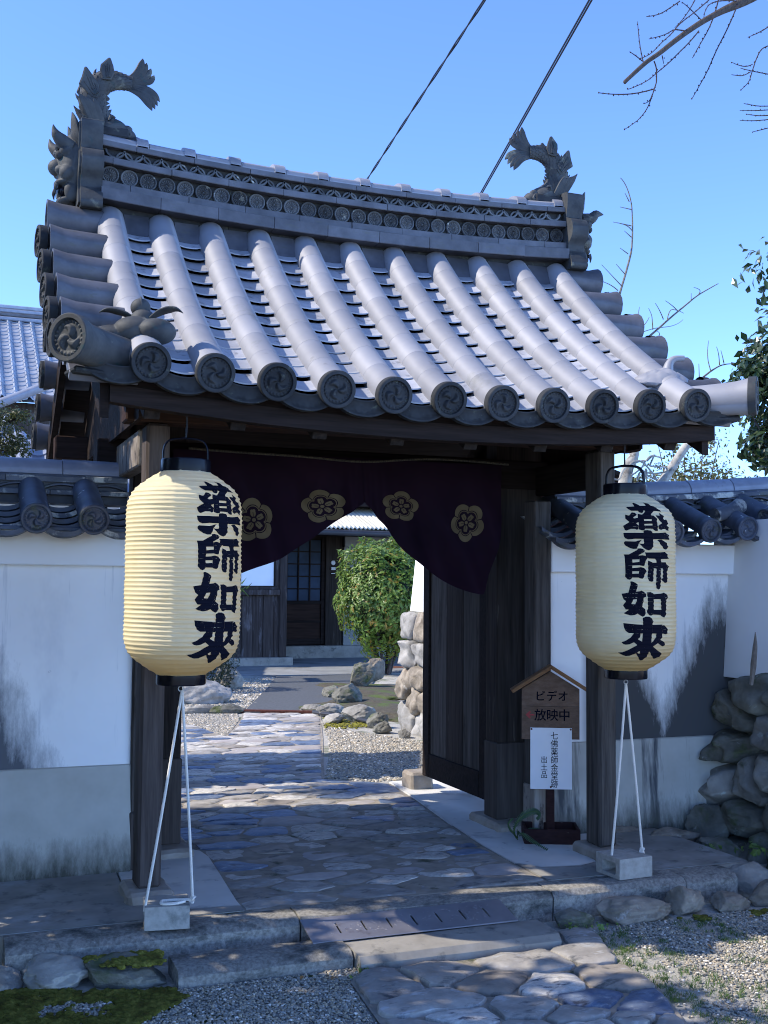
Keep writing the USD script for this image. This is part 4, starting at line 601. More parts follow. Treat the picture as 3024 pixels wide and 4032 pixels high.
# ---- ridge
def zr(x, s=1.5): return .055*(np.abs(x)/s)**2.1
ZB = 3.615
def course(x0, x1, yf, z0, z1, n=5, c=.004, ins=0., peak=0.):
    xs = np.linspace(x0+.0015, x1-.0015, n); yb = 1.9-yf; V = []
    for x in xs:
        h = zr(x); V += [(x, yf+.003, z0+h), (x, yb-.003, z0+h), (x, yb, z0+.004+h), (x, yb, z1-c+h), (x, yb-c*2-ins, z1+h), (x, yf+c*2+ins, z1+h), (x, yf, z1-c+h), (x, yf, z0+.004+h)]
    k = 8; f = grid_faces(n, k, True); i = (n-1)*k
    caps = [(0, j, j+1) for j in range(1, k-1)]+[(i, i+j+1, i+j) for j in range(1, k-1)]
    m = trimesh.Trimesh(np.array(V), np.vstack([f, caps]), process=False); m.invert(); return m
XL, XRr = -1.505, 1.515
rc = part(G, 'ridge_core', [course(a, b, .86, ZB-.06, ZB+.37) for a, b in zip(np.linspace(XL, XRr, 9)[:-1], np.linspace(XL, XRr, 9)[1:])], DISC, smooth=False)
for (z0, z1, yf, npc, sh, ins) in ((.0, .072, .755, 9, 0, .03), (.078, .122, .795, 9, .5, .012), (.226, .268, .80, 9, .2, .012), (.330, .366, .815, 9, .6, .012)):
    e = np.linspace(XL, XRr, npc+1)+(XRr-XL)/npc*sh; e = [XL]+[v for v in e if XL+.05 < v < XRr-.05]+[XRr]
    for a, b in zip(e[:-1], e[1:]): part(rc, 'ridge_course_tile', course(a, b, yf+R.normal()*.0015, ZB+z0, ZB+z1, ins=ins), RIDGE, smooth=False)
px = np.linspace(XL+.058, XRr-.05, 28)
for i, x in enumerate(px):
    part(rc, 'rosette_tile', facing(DS, (x, .846, ZB+.174+zr(x)), (0, -1, 0), i*.7), ROSE)
def halfring(cx, cz, r, up, y, n=11):
    a = np.linspace(.05, PI-.05, n)*(1 if up else -1); p = np.stack([cx+r*np.cos(a), np.full(n, y), cz+r*.9*np.sin(a)], 1)
    return tube(p, .0095, 6, True, 2., (0, 1, 0))
pw = (XRr-XL-.06)/28
for i in range(28):
    x = XL+.03+pw*(i+.5); h = zr(x)
    part(rc, 'wave_tile', halfring(x, ZB+.323+h, pw*.5, False, .845), ROSE)
    if i < 27: part(rc, 'wave_tile', halfring(x+pw/2, ZB+.278+zr(x+pw/2), pw*.42, True, .857), ROSE)
def capmesh(x0, x1, z0, r, h, n=6, m=11):
    V = []; ph = np.linspace(PI, 0, m)
    for x in np.linspace(x0, x1, n):
        V.append(np.vstack([[(x, .95-r, z0+zr(x))], np.column_stack([np.full(m, x), .95+r*np.cos(ph), z0+.008+zr(x)+h*np.sin(ph)**.8]), [(x, .95+r, z0+zr(x))]]))
    V = np.vstack(V); k = m+2; f = grid_faces(n, k); i = (n-1)*k
    f = np.vstack([f, [(0, j+1, j) for j in range(1, k-1)], [(i, i+j, i+j+1) for j in range(1, k-1)]]); return trimesh.Trimesh(V, f, process=False)
e = np.linspace(XL, XRr, 12)
for a, b in zip(e[:-1], e[1:]):
    t = part(rc, 'ridge_cap_tile', capmesh(a+.002, b-.002, ZB+.369, .115, .048), TILE)
    part(t, 'cap_collar', [capmesh(b-.07, b-.003, ZB+.367, .120, .074, 3), box(b-.075, b-.002, .83, 1.07, ZB+.350+zr(b), ZB+.383+zr(b), .006)], TILE)
# ---- demon mask end tiles
def oni(s, cx):
    y0 = .95; z0 = ZB-.005+zr(1.5)-.06
    half = [(.20, 0), (.225, .03), (.20, .09), (.175, .13), (.18, .17), (.225, .22), (.235, .27), (.21, .33), (.15, .36), (.16, .40), (.17, .47), (.165, .52), (.08, .535)]
    pts = [(y0-a, z0+b) for a, b in half]+[(y0+a, z0+b) for a, b in half[::-1]]
    from scipy.interpolate import PchipInterpolator
    q = Polygon(smoothpath(np.array(pts), 4)).buffer(0)
    d = prism(q, .12, YZ(min(cx, cx+s*.12))); inner = prism(q.buffer(-.02), .012, YZ(min(cx+s*.12, cx+s*.132)))
    o = part(G, 'demon_mask_tile', [d, inner], ORN, smooth=40)
    fx = cx+s*.12
    def E(dx, dy, dz, r, rot=None, sub=2): return ell((fx+s*dx, y0+dy, z0+dz), r, sub, rot)
    f = [E(.02, 0, .28, (.10, .13, .20), sub=3), E(.11, 0, .27, (.055, .05, .05), sub=3), E(.09, -.045, .245, (.04, .035, .03)), E(.09, .045, .245, (.04, .035, .03)),
         E(.065, -.07, .345, (.045, .06, .04), (0, 0, .3*s)), E(.065, .07, .345, (.045, .06, .04), (0, 0, -.3*s)), E(.075, 0, .40, (.05, .09, .045)), E(.06, -.085, .22, (.05, .045, .05)), E(.06, .085, .22, (.05, .045, .05)),
         E(.07, 0, .175, (.06, .10, .028), sub=3), E(.06, 0, .075, (.055, .085, .03)), E(.035, -.08, .12, (.045, .03, .06)), E(.035, .08, .12, (.045, .03, .06))]
    part(o, 'face', union_smooth(f, 10, .012), ORN, smooth=True)
    for dy in (-.06, .06):
        part(o, 'eye', [E(.105, dy, .325, (.026, .028, .026), sub=3)], DISC)
        part(o, 'horn', tube(smoothpath([(fx+s*.05, y0+dy*1.3, z0+.37), (fx+s*.105, y0+dy*1.6, z0+.40), (fx+s*.135, y0+dy*1.8, z0+.43), (fx+s*.150, y0+dy*1.9, z0+.475)] if dy > 0 or s < 0 else [(fx+s*.04, y0+dy*1.3, z0+.38), (fx+s*.10, y0+dy*1.5, z0+.39), (fx+s*.15, y0+dy*1.6, z0+.43), (fx+s*.20, y0+dy*1.6, z0+.432)]), [.045, .04, .026, .003], 10), ORN)
        part(o, 'hair_lock', tube(smoothpath([(fx-s*.02, y0+dy*1.2, z0+.36), (fx+s*.02, y0+dy*1.5, z0+.44), (fx+s*.035, y0+dy*1.7, z0+.52), (fx+s*.05, y0+dy*1.8, z0+.565)]), [.05, .045, .028, .003], 9, True, .6), ORN)
        part(o, 'brow', tube(smoothpath([(fx+s*.10, y0+dy*.2, z0+.36), (fx+s*.115, y0+dy, z0+.375), (fx+s*.08, y0+dy*1.9, z0+.355)]), [.016, .02, .008], 8), ORN)
        part(o, 'fang', tube(smoothpath([(fx+s*.115, y0+dy*.9, z0+.16), (fx+s*.125, y0+dy*.9, z0+.13), (fx+s*.12, y0+dy*.95, z0+.10)]), [.012, .009, .002], 8), ORN)
    part(o, 'mouth', [ell((fx+s*.085, y0, z0+.12), (.035, .075, .04), 2)], BLACK)
    for k in range(7): part(o, 'tooth', [box(fx+s*.115-.006, fx+s*.115+.006, y0-.06+k*.0175, y0-.06+k*.0175+.015, z0+.135, z0+.158, .003)], RIDGE)
oni(-1, -1.497); oni(1, 1.515)
# ---- fish ornaments
FC = np.array([(950, 905, 50), (860, 850, 88), (755, 800, 112), (655, 745, 128), (590, 650, 132), (562, 540, 130), (575, 450, 124), (620, 375, 116), (700, 315, 104), (800, 290, 88), (880, 295, 74), (945, 300, 66)], float)
fs = .00053
def fxy(zx, zy): return np.array([(zx-640)*fs, (880-zy)*fs])
def fish(s, ox, oz, lbl, k=1.0):
    oy = .95
    def W(p, dy=0.): return np.array([ox-s*p[0]*k, oy+dy*k, oz+p[1]*k])      # s = -1: curls towards +x
    c = np.array([np.append(fxy(a, b), w*fs*.96) for a, b, w in FC]); c = smoothpath(c, 10); n = len(c); m = 48
    t = np.gradient(c[:, :2], axis=0); t /= np.linalg.norm(t, axis=1, keepdims=True); nn = np.column_stack([-t[:, 1], t[:, 0]])
    ss = np.concatenate([[0], np.cumsum(np.linalg.norm(np.diff(c[:, :2], axis=0), axis=1))]); V = []
    m = 28
    def sk(sv, a, off=0.):
        q = np.array([np.interp(sv, ss, c[:, k_]) for k_ in range(3)]); v = np.array([np.interp(sv, ss, nn[:, k_]) for k_ in range(2)]); v /= np.linalg.norm(v); r = q[2]+off
        p_ = q[:2]+v*r*math.cos(a); return W(p_, r*.72*math.sin(a))
    for i in range(n):
        for j in range(m): V.append(sk(ss[i], 2*PI*j/m))
    f = grid_faces(n, m, True); b = trimesh.Trimesh(np.vstack([V]), f, process=False)
    if b.volume < 0: b.invert()
    B = part(G, 'fish_ornament', b, ORN, smooth=True, label=lbl)
    SV, SF = [], []; row = 0; sv = ss[-1]-.004; step = .0225
    while sv > ss[15]:
        rad = np.interp(sv, ss, c[:, 2]); cnt = 14; hw = PI/cnt*1.12
        for j in range(cnt):
            a0 = 2*PI*(j+.5*(row % 2))/cnt; k0 = len(SV); SV.append(sk(sv-step*1.0, a0, .0005))
            arc = [(-1., -1.0), (-1., -.2), (-.75, .35), (-.35, .68), (0, .78), (.35, .68), (.75, .35), (1., -.2), (1., -1.0)]
            for u, w_ in arc: SV.append(sk(min(sv+w_*step, ss[-1]), a0+u*hw, .0015+.0060*(w_+1)/1.8*(1-.25*u*u)))
            for u, w_ in arc: SV.append(sk(min(sv+w_*step, ss[-1]), a0+u*hw, -.002))
            na_ = len(arc)
            for q in range(na_-1): SF += [(k0, k0+1+q, k0+2+q), (k0+1+q, k0+1+na_+q, k0+2+na_+q), (k0+1+q, k0+2+na_+q, k0+2+q)]
        sv -= step; row += 1
    part(B, 'scales', trimesh.Trimesh(np.array(SV), np.array(SF), process=False), ORN, smooth=25, kind='stuff')
    # head on the ridge
    E = lambda zx, zy, dy, r, sub=2: ell(W(fxy(zx, zy), dy), (r[0]*k, r[1]*k, r[2]*k), sub)
    hd = [E(760, 810, 0, (.085, .075, .06), 3), E(860, 850, 0, (.075, .06, .045), 3), E(970, 900, 0, (.06, .045, .03), 3), E(900, 800, -.03, (.03, .022, .022)), E(900, 800, .03, (.03, .022, .022)), E(1090, 930, 0, (.028, .035, .022)), E(1000, 930, 0, (.05, .04, .02), 3), E(760, 870, 0, (.06, .06, .035), 3)]
    part(B, 'head', union_smooth(hd, 6, .009), ORN, smooth=True)
    for dy in (-.056, .056):
        part(B, 'eye', [E(745, 750, dy*1.1, (.013, .010, .013))], DISC); part(B, 'eyelid', tube(smoothpath([W(fxy(715, 760), dy*1.2), W(fxy(735, 715), dy*1.25), W(fxy(775, 730), dy*1.2)]), [.006, .009, .005], 7), ORN)
        part(B, 'whisker', tube(smoothpath([W(fxy(1000, 880), dy*.6), W(fxy(1080, 930), dy*.8), W(fxy(1130, 945), dy)]), [.011, .009, .004], 7), ORN)
        part(B, 'jaw_curl', tube(smoothpath([W(fxy(860, 900), dy*.9), W(fxy(930, 870), dy), W(fxy(900, 830), dy), W(fxy(850, 850), dy)]), .011, 8), ORN)
    def blade(pts, w, dy0, dy1, fl=.45):
        P = [W(fxy(*p), dy0+(dy1-dy0)*i/(len(pts)-1)) for i, p in enumerate(pts)]; return tube(smoothpath(P), np.array(w)*k, 9, True, fl, (0, 1, 0))
    TB = [.010, .013, .016, .0185, .020, .0205, .020, .018, .012, .001]
    for i, pts in enumerate([[(890, 262), (985, 190), (1030, 110), (1045, 28)], [(895, 275), (1000, 212), (1062, 138), (1088, 58)], [(900, 288), (1020, 238), (1100, 175), (1135, 100)], [(905, 300), (1035, 265), (1130, 225), (1172, 155)], [(910, 312), (1060, 318), (1160, 352), (1235, 425)], [(908, 328), (1050, 345), (1145, 392), (1210, 480)], [(902, 342), (1035, 368), (1125, 432), (1182, 525)], [(897, 356), (1015, 388), (1095, 460), (1150, 555)]]):
        part(B, 'tail_blade', blade(pts, TB, 0, (i % 4-1.5)*.010*(1 if i < 4 else -1), .5), ORN)
    for pg, rays in (([(655, 325), (636, 250), (640, 205), (672, 170), (705, 135), (730, 200), (742, 262), (718, 318)], [((690, 320), (668, 190)), ((697, 318), (692, 175)), ((706, 316), (714, 190))]), ([(560, 522), (500, 470), (438, 425), (462, 355), (482, 268), (540, 340), (592, 412), (606, 490), (580, 525)], [((570, 515), (465, 395)), ((580, 510), (490, 330)), ((590, 500), (530, 350)), ((597, 490), (572, 400))])):
        for dy in (-1, 1):
            P2 = Polygon([fxy(*p) for p in pg]).buffer(.006).buffer(-.003); tp, fp_ = trimesh.creation.triangulate_polygon(P2, engine='earcut'); tp = np.vstack([tp]); nb = len(tp)
            lean = lambda p_: dy*(.050+.10*max(0, .0+np.linalg.norm(p_-fxy(*rays[0][0])))*.45)
            vv = np.vstack([[W(p_, lean(p_)+dy*.007) for p_ in tp], [W(p_, lean(p_)-dy*.007) for p_ in tp]]); ring = np.arange(nb)
            plate = trimesh.Trimesh(vv, np.vstack([fp_, fp_[:, ::-1]+nb]), process=False); rim = tube([W(np.array(p_), lean(np.array(p_))) for p_ in list(P2.exterior.coords)[::2]], .0075*k, 6)
            fn = part(B, 'fin', [plate, rim], ORN, smooth=False)
            for p_, q_ in rays: part(B, 'fin_ray', tube([W(fxy(*p_), lean(fxy(*p_))+dy*.008), W(fxy(*q_), lean(fxy(*q_))+dy*.008)], np.array([.0075, .002])*k, 6), ORN)
    for dy in (-1, 1):
        for i, tip in enumerate([(402, 540), (432, 562), (468, 580), (508, 597), (556, 580)]):
            part(B, 'side_fin_blade', blade([(600+i*16, 820), (545+i*22, 760), (490+i*26, 670), tip], [.012, .016, .019, .020, .019, .015, .002], dy*.055, dy*.095, .5), ORN)
    for a_, fr_ in ((PI, (.36, .43, .50, .57, .64)), (0., (.30, .37, .44, .52, .66, .72))):
        for q in fr_:
            sv = ss[-1]*q; part(B, 'spine', tube(smoothpath([sk(sv-.010, a_, -.012), sk(sv+.004, a_, .010), sk(sv+.016, a_, .024)]), [.012, .009, .001], 7), ORN)
    part(B, 'base_block', box(*sorted((ox-s*-.10, ox-s*.16)), .87, 1.03, oz-.02, oz+.035, .008), DISC)
fish(-1, -1.50, 4.10, 'fish shaped ridge ornament with raised tail at the left end of the ridge', 1.10); fish(1, 1.49, 4.09, 'fish shaped ridge ornament with raised tail at the right end of the ridge', 1.10)
# ================================================================ hanging lanterns
def lantern(x, y, zb, zt, letter_az, lbl, grp):
    r0 = .265; H = zt-zb; npitch = 46; lines = npitch*6+1; na = 96
    from scipy.interpolate import PchipInterpolator as _P
    tab = _P([0, .0115, .025, .046, .075, .104, .16, .22, 1], [.113, .131, .154, .184, .222, .245, .262, .265, .265])
    R0 = lambda t: float(tab(min(t, 1-t)*H))
    ts = np.linspace(0, 1, lines); th = np.arange(na)*2*PI/na; rr = np.random.default_rng(int((x+5)*100)); ph_ = rr.uniform(0, 6, 4); wob = rr.uniform(.7, 1.3, npitch+1)
    def surf(t, a):
        k = t*npitch; fr = k-math.floor(k); sag = .0046*wob[min(int(k), npitch)]*math.sin(PI*fr)**.75
        seam = .0022*math.exp(-((((a*8/(2*PI)) % 1)-.5)/.035)**2)
        return R0(t)-sag+seam+.0008*math.sin(3*a+ph_[0]+9*t)*math.sin(21*t+ph_[1])+.0006*math.sin(9*a+ph_[2]+30*t)
    V = np.array([[(x+surf(t, a)*math.cos(a), y+surf(t, a)*math.sin(a), zb+t*H) for a in th] for t in ts]).reshape(-1, 3)
    f = grid_faces(lines, na, True); m = trimesh.Trimesh(V, f, process=False)
    p = thing('paper_lantern', lbl, 'lantern', grp)
    part(p, 'paper_shade', m, PAPER, smooth=True)
    part(p, 'top_ring', lathe([(.098, zt-.012), (.112, zt-.012), (.115, zt-.004), (.115, zt+.050), (.112, zt+.056), (.102, zt+.056), (.098, zt+.05), (.098, zt-.012)], 48, x, y), BLACK)
    part(p, 'bottom_ring', lathe([(.0, zb-.044), (.100, zb-.046), (.110, zb-.046), (.113, zb-.040), (.113, zb+.004), (.110, zb+.010), (.098, zb+.010), (.098, zb-.034), (0, zb-.034)], 48, x, y), BLACK)
    hx = np.array([math.cos(letter_az+.9), math.sin(letter_az+.9)])
    hp = [(x-hx[0]*q, y-hx[1]*q, zt+h) for q, h in ((.102, .03), (.100, .10), (.075, .145), (0, .157), (-.075, .145), (-.100, .10), (-.102, .03))]
    part(p, 'handle', tube(smoothpath(hp, 6), .0085, 8, True, .6), BLACK)
    part(p, 'hanging_wire', tube([(x, y, zt+.155), (x+.006, y+.012, zt+.24), (x, y, 2.30)], .004, 6), WIREM)
    part(p, 'bottom_hook', tube([(x+.012*math.cos(a), y, zb-.066+.012*math.sin(a)) for a in np.linspace(0, 2*PI, 13)], .0025, 6, False), PLATE)
    for poly in KANJI:
        g = Polygon(np.array(poly[0])/1000, [np.array(h)/1000 for h in poly[1:]]).buffer(0).buffer(.002).buffer(-.002)
        g = affinity.translate(g, -.098, 0); q = flat(g, .006); uv = q.vertices; W = []
        for u, w, _ in uv:
            a = letter_az+u/.265; t = min(max((w+.465)/.93*1.0, .0), 1.0); r = surf(t, a)+.0016
            W.append((x+r*math.cos(a), y+r*math.sin(a), zb+t*H))
        q = trimesh.Trimesh(np.array(W), q.faces, process=False)
        part(p, 'lettering', q, INK, smooth=True)
    return p
AZ = -PI/2
lantern(-1.24, -.45, 1.103, 2.027, AZ+math.radians(27), 'cream paper lantern with black lettering hanging left of the gate opening, before the left post', None)
lantern(1.135, -.45, 1.078, 2.010, AZ-math.radians(9), 'cream paper lantern with black lettering hanging before the right post and the little sign', None)
# concrete blocks that weigh the ropes down
def block(o, ang, lbl, w=.195, d=.19, h=.10):
    p = thing('concrete_block', lbl, 'concrete block'); c, s = math.cos(ang), math.sin(ang); T = frame(o, (c, s, 0), (-s, c, 0), (0, 0, 1))
    g = sbox(0, 0, d, h).difference(affinity.translate(sbox(.035, 0, .15, .062).buffer(-.01).buffer(.01), 0, .018))
    body = prism(g, w-.05, frame((.0, 0, 0), (0, 1, 0), (0, 0, 1), (1, 0, 0))); end = prism(sbox(0, 0, d, h), .05, frame((w-.05, 0, 0), (0, 1, 0), (0, 0, 1), (1, 0, 0)))
    part(p, 'block_body', [moved(body, T), moved(end, T)], BLOCKC, smooth=False); return p
block((-1.40, -.553, .001), math.radians(-8), 'small grey concrete block with a coiled rope end on top, before the left post')
block((1.046, -.52, .001), math.radians(4), 'small hollow grey concrete block on the kerb before the right post', w=.21, d=.205, h=.105)
def knot(c, r, seed):
    rr = np.random.default_rng(seed); a = np.linspace(0, 5*PI, 40); return tube(np.column_stack([c[0]+r*np.cos(a)*np.cos(a*.4), c[1]+r*np.sin(a), c[2]+r*.9*np.sin(a*.7+1)]), .0055, 6)
def rope(h, a, b, lbl, loop):
    p = thing('rope', lbl, 'rope')
    sag = lambda u, v: smoothpath([u, (np.array(u)*.5+np.array(v)*.5)+np.array([.003, 0, -.004]), v])
    part(p, 'strand', tube(sag(h, a), .0065, 8), ROPE); part(p, 'strand', tube(sag(h, b), .0065, 8), ROPE)
    part(p, 'knot', knot(b, .012, 3), ROPE); part(p, 'rope_end', tube(smoothpath(loop), .0065, 8), ROPE)
rope((-1.235, -.45, 1.03), (-1.395, -.515, .075), (-1.185, -.53, .112), 'white rope tied from the left lantern down to its concrete block', [(-1.185, -.53, .112), (-1.25, -.50, .108), (-1.31, -.49, .107), (-1.325, -.53, .107), (-1.28, -.55, .107), (-1.22, -.535, .108)])
rope((1.135, -.45, 1.005), (1.06, -.42, .085), (1.255, -.415, .115), 'white rope tied from the right lantern down to its hollow block', [(1.255, -.415, .115), (1.275, -.40, .09), (1.27, -.395, .05), (1.262, -.42, .03)])

# ================================================================ purple curtain in the gateway
def cury(x, z): return .70+.05*np.sin(x*8.5+.6+z*1.5)*np.clip((2.26-z)*1.6, 0, 1)+.026*np.sin(x*21+z*9)*np.clip((2.26-z)*2, 0, 1)-.07*np.exp(-((x-.05)/.20)**2)*np.clip((2.3-z)*2, 0, 1)+.012*np.sin((x-.05)*46/(.35+np.abs(x-.05)*1.6))*np.exp(-((x-.05)/.45)**2)*np.clip((2.28-z)*3, 0, 1)
from scipy.interpolate import PchipInterpolator
botL = PchipInterpolator([-1.08, -.95, -.68, -.40, -.12, .045], [1.50, 1.47, 1.575, 1.69, 1.88, 2.0])
botR = PchipInterpolator([.055, .20, .34, .50, .84, .90, .985], [2.0, 1.845, 1.70, 1.612, 1.462, 1.62, 1.95])
cu = thing('curtain', 'purple curtain with gold crests, tied up in the middle of the gateway', 'curtain')
for x0, x1, bt in ((-1.08, .053, botL), (.047, .985, botR)):
    nx, nz = 60, 26; xs = np.linspace(x0, x1, nx); V = []
    for x in xs:
        zb = float(bt(x))
        for q in np.linspace(0, 1, nz): z = 2.27+(zb-2.27)*q; V.append((x, float(cury(np.array(x), z)), z))
    part(cu, 'curtain_panel', trimesh.Trimesh(np.array(V), grid_faces(nx, nz), process=False), CLOTH, smooth=True)
pts = [(x, .70-.03, 2.275+.012*math.sin(x*3)-.03*math.exp(-((x-.05)/.3)**2)) for x in np.linspace(-1.0, 1.02, 30)]
part(cu, 'hanging_cord', tube(pts, .007, 6), CORD)
def crest_shape():
    lob = [Point(.52*math.cos(a), .52*math.sin(a)).buffer(.45, 24) for a in np.arange(5)*2*PI/5+PI/2]; o = union_all(lob)
    inner = affinity.scale(o, .70, .70, origin=(0, 0)); band = o.difference(inner)
    for a in np.arange(5)*2*PI/5+PI/2+PI/5: band = band.difference(affinity.rotate(sbox(.3, -.022, 1.2, .022), a, origin=(0, 0), use_radians=True))
    line = affinity.scale(o, .655, .655, origin=(0, 0)).difference(affinity.scale(o, .61, .61, origin=(0, 0)))
    fl = [Point(0, 0).buffer(.085)]
    for a in np.arange(5)*2*PI/5+PI/2:
        pe = union_all([affinity.scale(Point(.29, 0).buffer(.12), 1.3, 1), Point(.40, .05).buffer(.065), Point(.40, -.05).buffer(.065)]).difference(sbox(.12, -.012, .34, .012)).difference(Point(0, 0).buffer(.115))
        fl.append(affinity.rotate(pe, a, origin=(0, 0), use_radians=True))
    for a in np.arange(5)*2*PI/5+PI/2+PI/5: fl.append(affinity.rotate(Point(.5, 0).buffer(.05).difference(Point(.5, 0).buffer(.022)), a, origin=(0, 0), use_radians=True))
    return union_all([band, line]+fl)
CR = crest_shape()
for cx, cz, r, sx, sz, rot, bt, lim in ((-.62, 1.88, .125, 1, 1.05, .15, botL, (-1.08, .045)), (-.19, 1.975, .128, 1.1, .80, .25, botL, (-1.08, .045)), (.295, 1.99, .128, 1.1, .75, -.15, botR, (.055, .985)), (.745, 1.905, .12, .92, 1.05, -.5, botR, (.055, .985))):
    g = affinity.translate(affinity.rotate(affinity.scale(affinity.rotate(CR, rot, origin=(0, 0), use_radians=True), r*sx*1.0, r*sz*1.0, origin=(0, 0)), -.25 if cx > .5 else 0, origin=(0, 0), use_radians=True), cx, cz)
    hang = Polygon([(x, float(bt(x))+.004) for x in np.linspace(lim[0]+.01, lim[1]-.01, 60)]+[(lim[1], 2.3), (lim[0], 2.3)]).buffer(0); g = g.intersection(hang)
    q = flat(g, .02); v = q.vertices; q.vertices = np.column_stack([v[:, 0], cury(v[:, 0], v[:, 1])-.003, v[:, 1]])
    if q.face_normals[:, 1].mean() > 0: q.invert()
    part(cu, 'crest', q, GOLD, smooth=True)

# ================================================================ little roofed sign
sg = thing('sign_stand', 'small roofed wooden sign on a dark post with a white notice pinned to it', 'sign')
sa = math.radians(-24); SX = np.array([math.cos(sa), math.sin(sa), 0]); SY = np.array([-math.sin(sa), math.cos(sa), 0]); SO = np.array([1.165, .40, 0.])
def S(m): return moved(m, frame(SO, SX, SY, (0, 0, 1)))
def Sxz(y): return frame(SO+SY*y, SX, (0, 0, 1), -SY)
part(sg, 'post', S(box(-.025, .025, .015, .055, .03, .99, .003)), WBOX)
for args in ((-.165, .165, -.10, -.082, .0, .085), (-.165, .165, .115, .133, .0, .085)): part(sg, 'box_board', S(box(*args, .003)), WBOX)
for args in ((-.165, -.147, -.082, .115, .0, .085), (.147, .165, -.082, .115, .0, .085)): part(sg, 'box_board', S(box(*args, .003)), WBOX)
bd = part(sg, 'sign_board', prism(Polygon([(-.172, .60), (.172, .60), (.172, .795), (-.172, .795)]), .018, Sxz(.012)), WSIGN)
part(bd, 'upper_board', prism(Polygon([(-.172, .797), (.172, .797), (.172, .90), (.0, 1.005), (-.172, .90)]), .018, Sxz(.012)), WSIGN)
for sgn in (-1, 1):
    a, b = SO+SX*(sgn*.235)+np.array([0, 0, .885]), SO+SX*(-sgn*.004)+np.array([0, 0, 1.035])
    part(sg, 'roof_board', bar(a+SY*.0, b+SY*.0, .11, .022, .003), WSIGNR)
nt = part(sg, 'notice', prism(sbox(-.122, .305, .126, .668), .002, Sxz(-.0075)), SHEET)
for u, z in ((-.115, .66), (.119, .66), (.0, .318)): part(nt, 'pin', [moved(ell((0, 0, 0), (.006, .003, .006), 2), frame(SO+SX*u-SY*.0105+SY*0+np.array([0, 0, z]), SX, SY, (0, 0, 1)))], PIN)
def text(chars, x, z, em, step, vert, yoff, m, dst, wx=1.0):
    for i, ch in enumerate(chars):
        gs = []
        for pl_ in GLYPH[ch]:
            g = Polygon(pl_[0], pl_[1:]).buffer(0); gs.append(affinity.affine_transform(g, [em/1000*wx, 0, 0, em/1000, x+(0 if vert else i*step)-em*.5*wx, z-(i*step if vert else 0)-em*.38]))
        part(dst, 'lettering', prism(union_all(gs), .0012, Sxz(yoff)), m, smooth=False)
text('ビデオ', -.062, .858, .066, .068, False, -.0064, INK, bd)
text('放映中', -.062, .745, .074, .072, False, -.0064, INK, bd)
part(bd, 'arrow', prism(union_all([sbox(-.135, .740, -.098, .749), Polygon([(-.150, .7445), (-.125, .768), (-.118, .760), (-.133, .7445), (-.118, .729), (-.125, .721)])]), .0012, Sxz(-.0064)), RED, smooth=False)
text('七佛薬師金堂跡', .022, .622, .049, .0475, True, -.0098, INK, nt, .95)
text('出土品', -.040, .480, .044, .0445, True, -.0098, INK, nt, .95)
# fern beside the box
fe = thing('fern', 'small curled fern growing beside the sign box', 'fern')
def frond(p, w, dst, seed):
    c = smoothpath(p, 10); n = len(c); t = np.gradient(c, axis=0); t /= np.linalg.norm(t, axis=1, keepdims=True); P, F = [], []
    part(dst, 'stalk', tube(c, [.003, .002, .001], 5), GRASS); ms = []
    side = np.cross(t, [0.3, -.8, .4]); side /= np.linalg.norm(side, axis=1, keepdims=True)
    for i in range(2, n, 1):
        for s in (-1, 1):
            ww = w*math.sin(min(1, (i+2)/n*1.1)*PI*.9)**.6; a = c[i]; b = a+side[i]*s*ww+t[i]*ww*.2; e = t[i]*.005
            k = len(P); P += [a-e, a+e, b+e*.4, b-e*.4, (a+b)/2+np.cross(t[i], side[i])*.003]; F += [(k, k+4, k+1), (k+1, k+4, k+2), (k+2, k+4, k+3), (k+3, k+4, k)]
    part(dst, 'frond', trimesh.Trimesh(np.array(P), np.array(F), process=False), LFERN, smooth=False)
b0 = np.array([.90, .36, .0])
frond([b0+(.05, .05, .02), b0+(.0, .0, .10), b0+(.05, -.02, .175), b0+(.12, -.02, .195), b0+(.15, -.03, .175), b0+(.135, -.03, .15)], .022, fe, 1)
frond([b0+(.05, .05, .03), b0+(.02, -.03, .08), b0+(.06, -.10, .045), b0+(.12, -.17, .006)], .024, fe, 2)
frond([b0+(.05, .05, .03), b0+(-.03, .0, .10), b0+(-.05, -.02, .13), b0+(-.03, -.03, .16)], .014, fe, 3)
frond([b0+(.06, .05, .04), b0+(.14, .04, .075), b0+(.2, .02, .07)], .012, fe, 4)

# ================================================================ walls on both sides of the gate
def wavyband(x0, x1, yf, z0, z1, zf, n=8):
    V = []
    for x in np.linspace(x0, x1, n):
        h = zf(x); V += [(x, yf, z0+h), (x, 1.58-yf, z0+h), (x, 1.58-yf, z1-.005+h), (x, 1.58-yf-.012, z1+h), (x, yf+.012, z1+h), (x, yf, z1-.005+h)]
    k = 6; f = grid_faces(n, k, True); i = (n-1)*k
    m = trimesh.Trimesh(np.array(V), np.vstack([f, [(0, j, j+1) for j in range(1, k-1)], [(i, i+j+1, i+j) for j in range(1, k-1)]]), process=False); m.invert(); return m
def wallza(y): return 1.835+(y-.28)*.42
def wcover(x, w, zf, seed, r=.074):
    h = zf(x); p = np.column_stack([np.full(8, x), np.linspace(.28, .74, 8), wallza(np.linspace(.28, .74, 8))+h]); s = np.concatenate([[0], np.cumsum(np.linalg.norm(np.diff(p, axis=0), axis=1))])
    t = part(w, 'cover_tile', cover(x, (p, s), 0, s[-1]-.01, r, r-.004), OLDT)
    part(t, 'eave_disc', facing(discmesh(r+.004, 20, 66), p[0]+np.array([0, -.006, 0]), (0, -1, -.2), seed), OLDT)
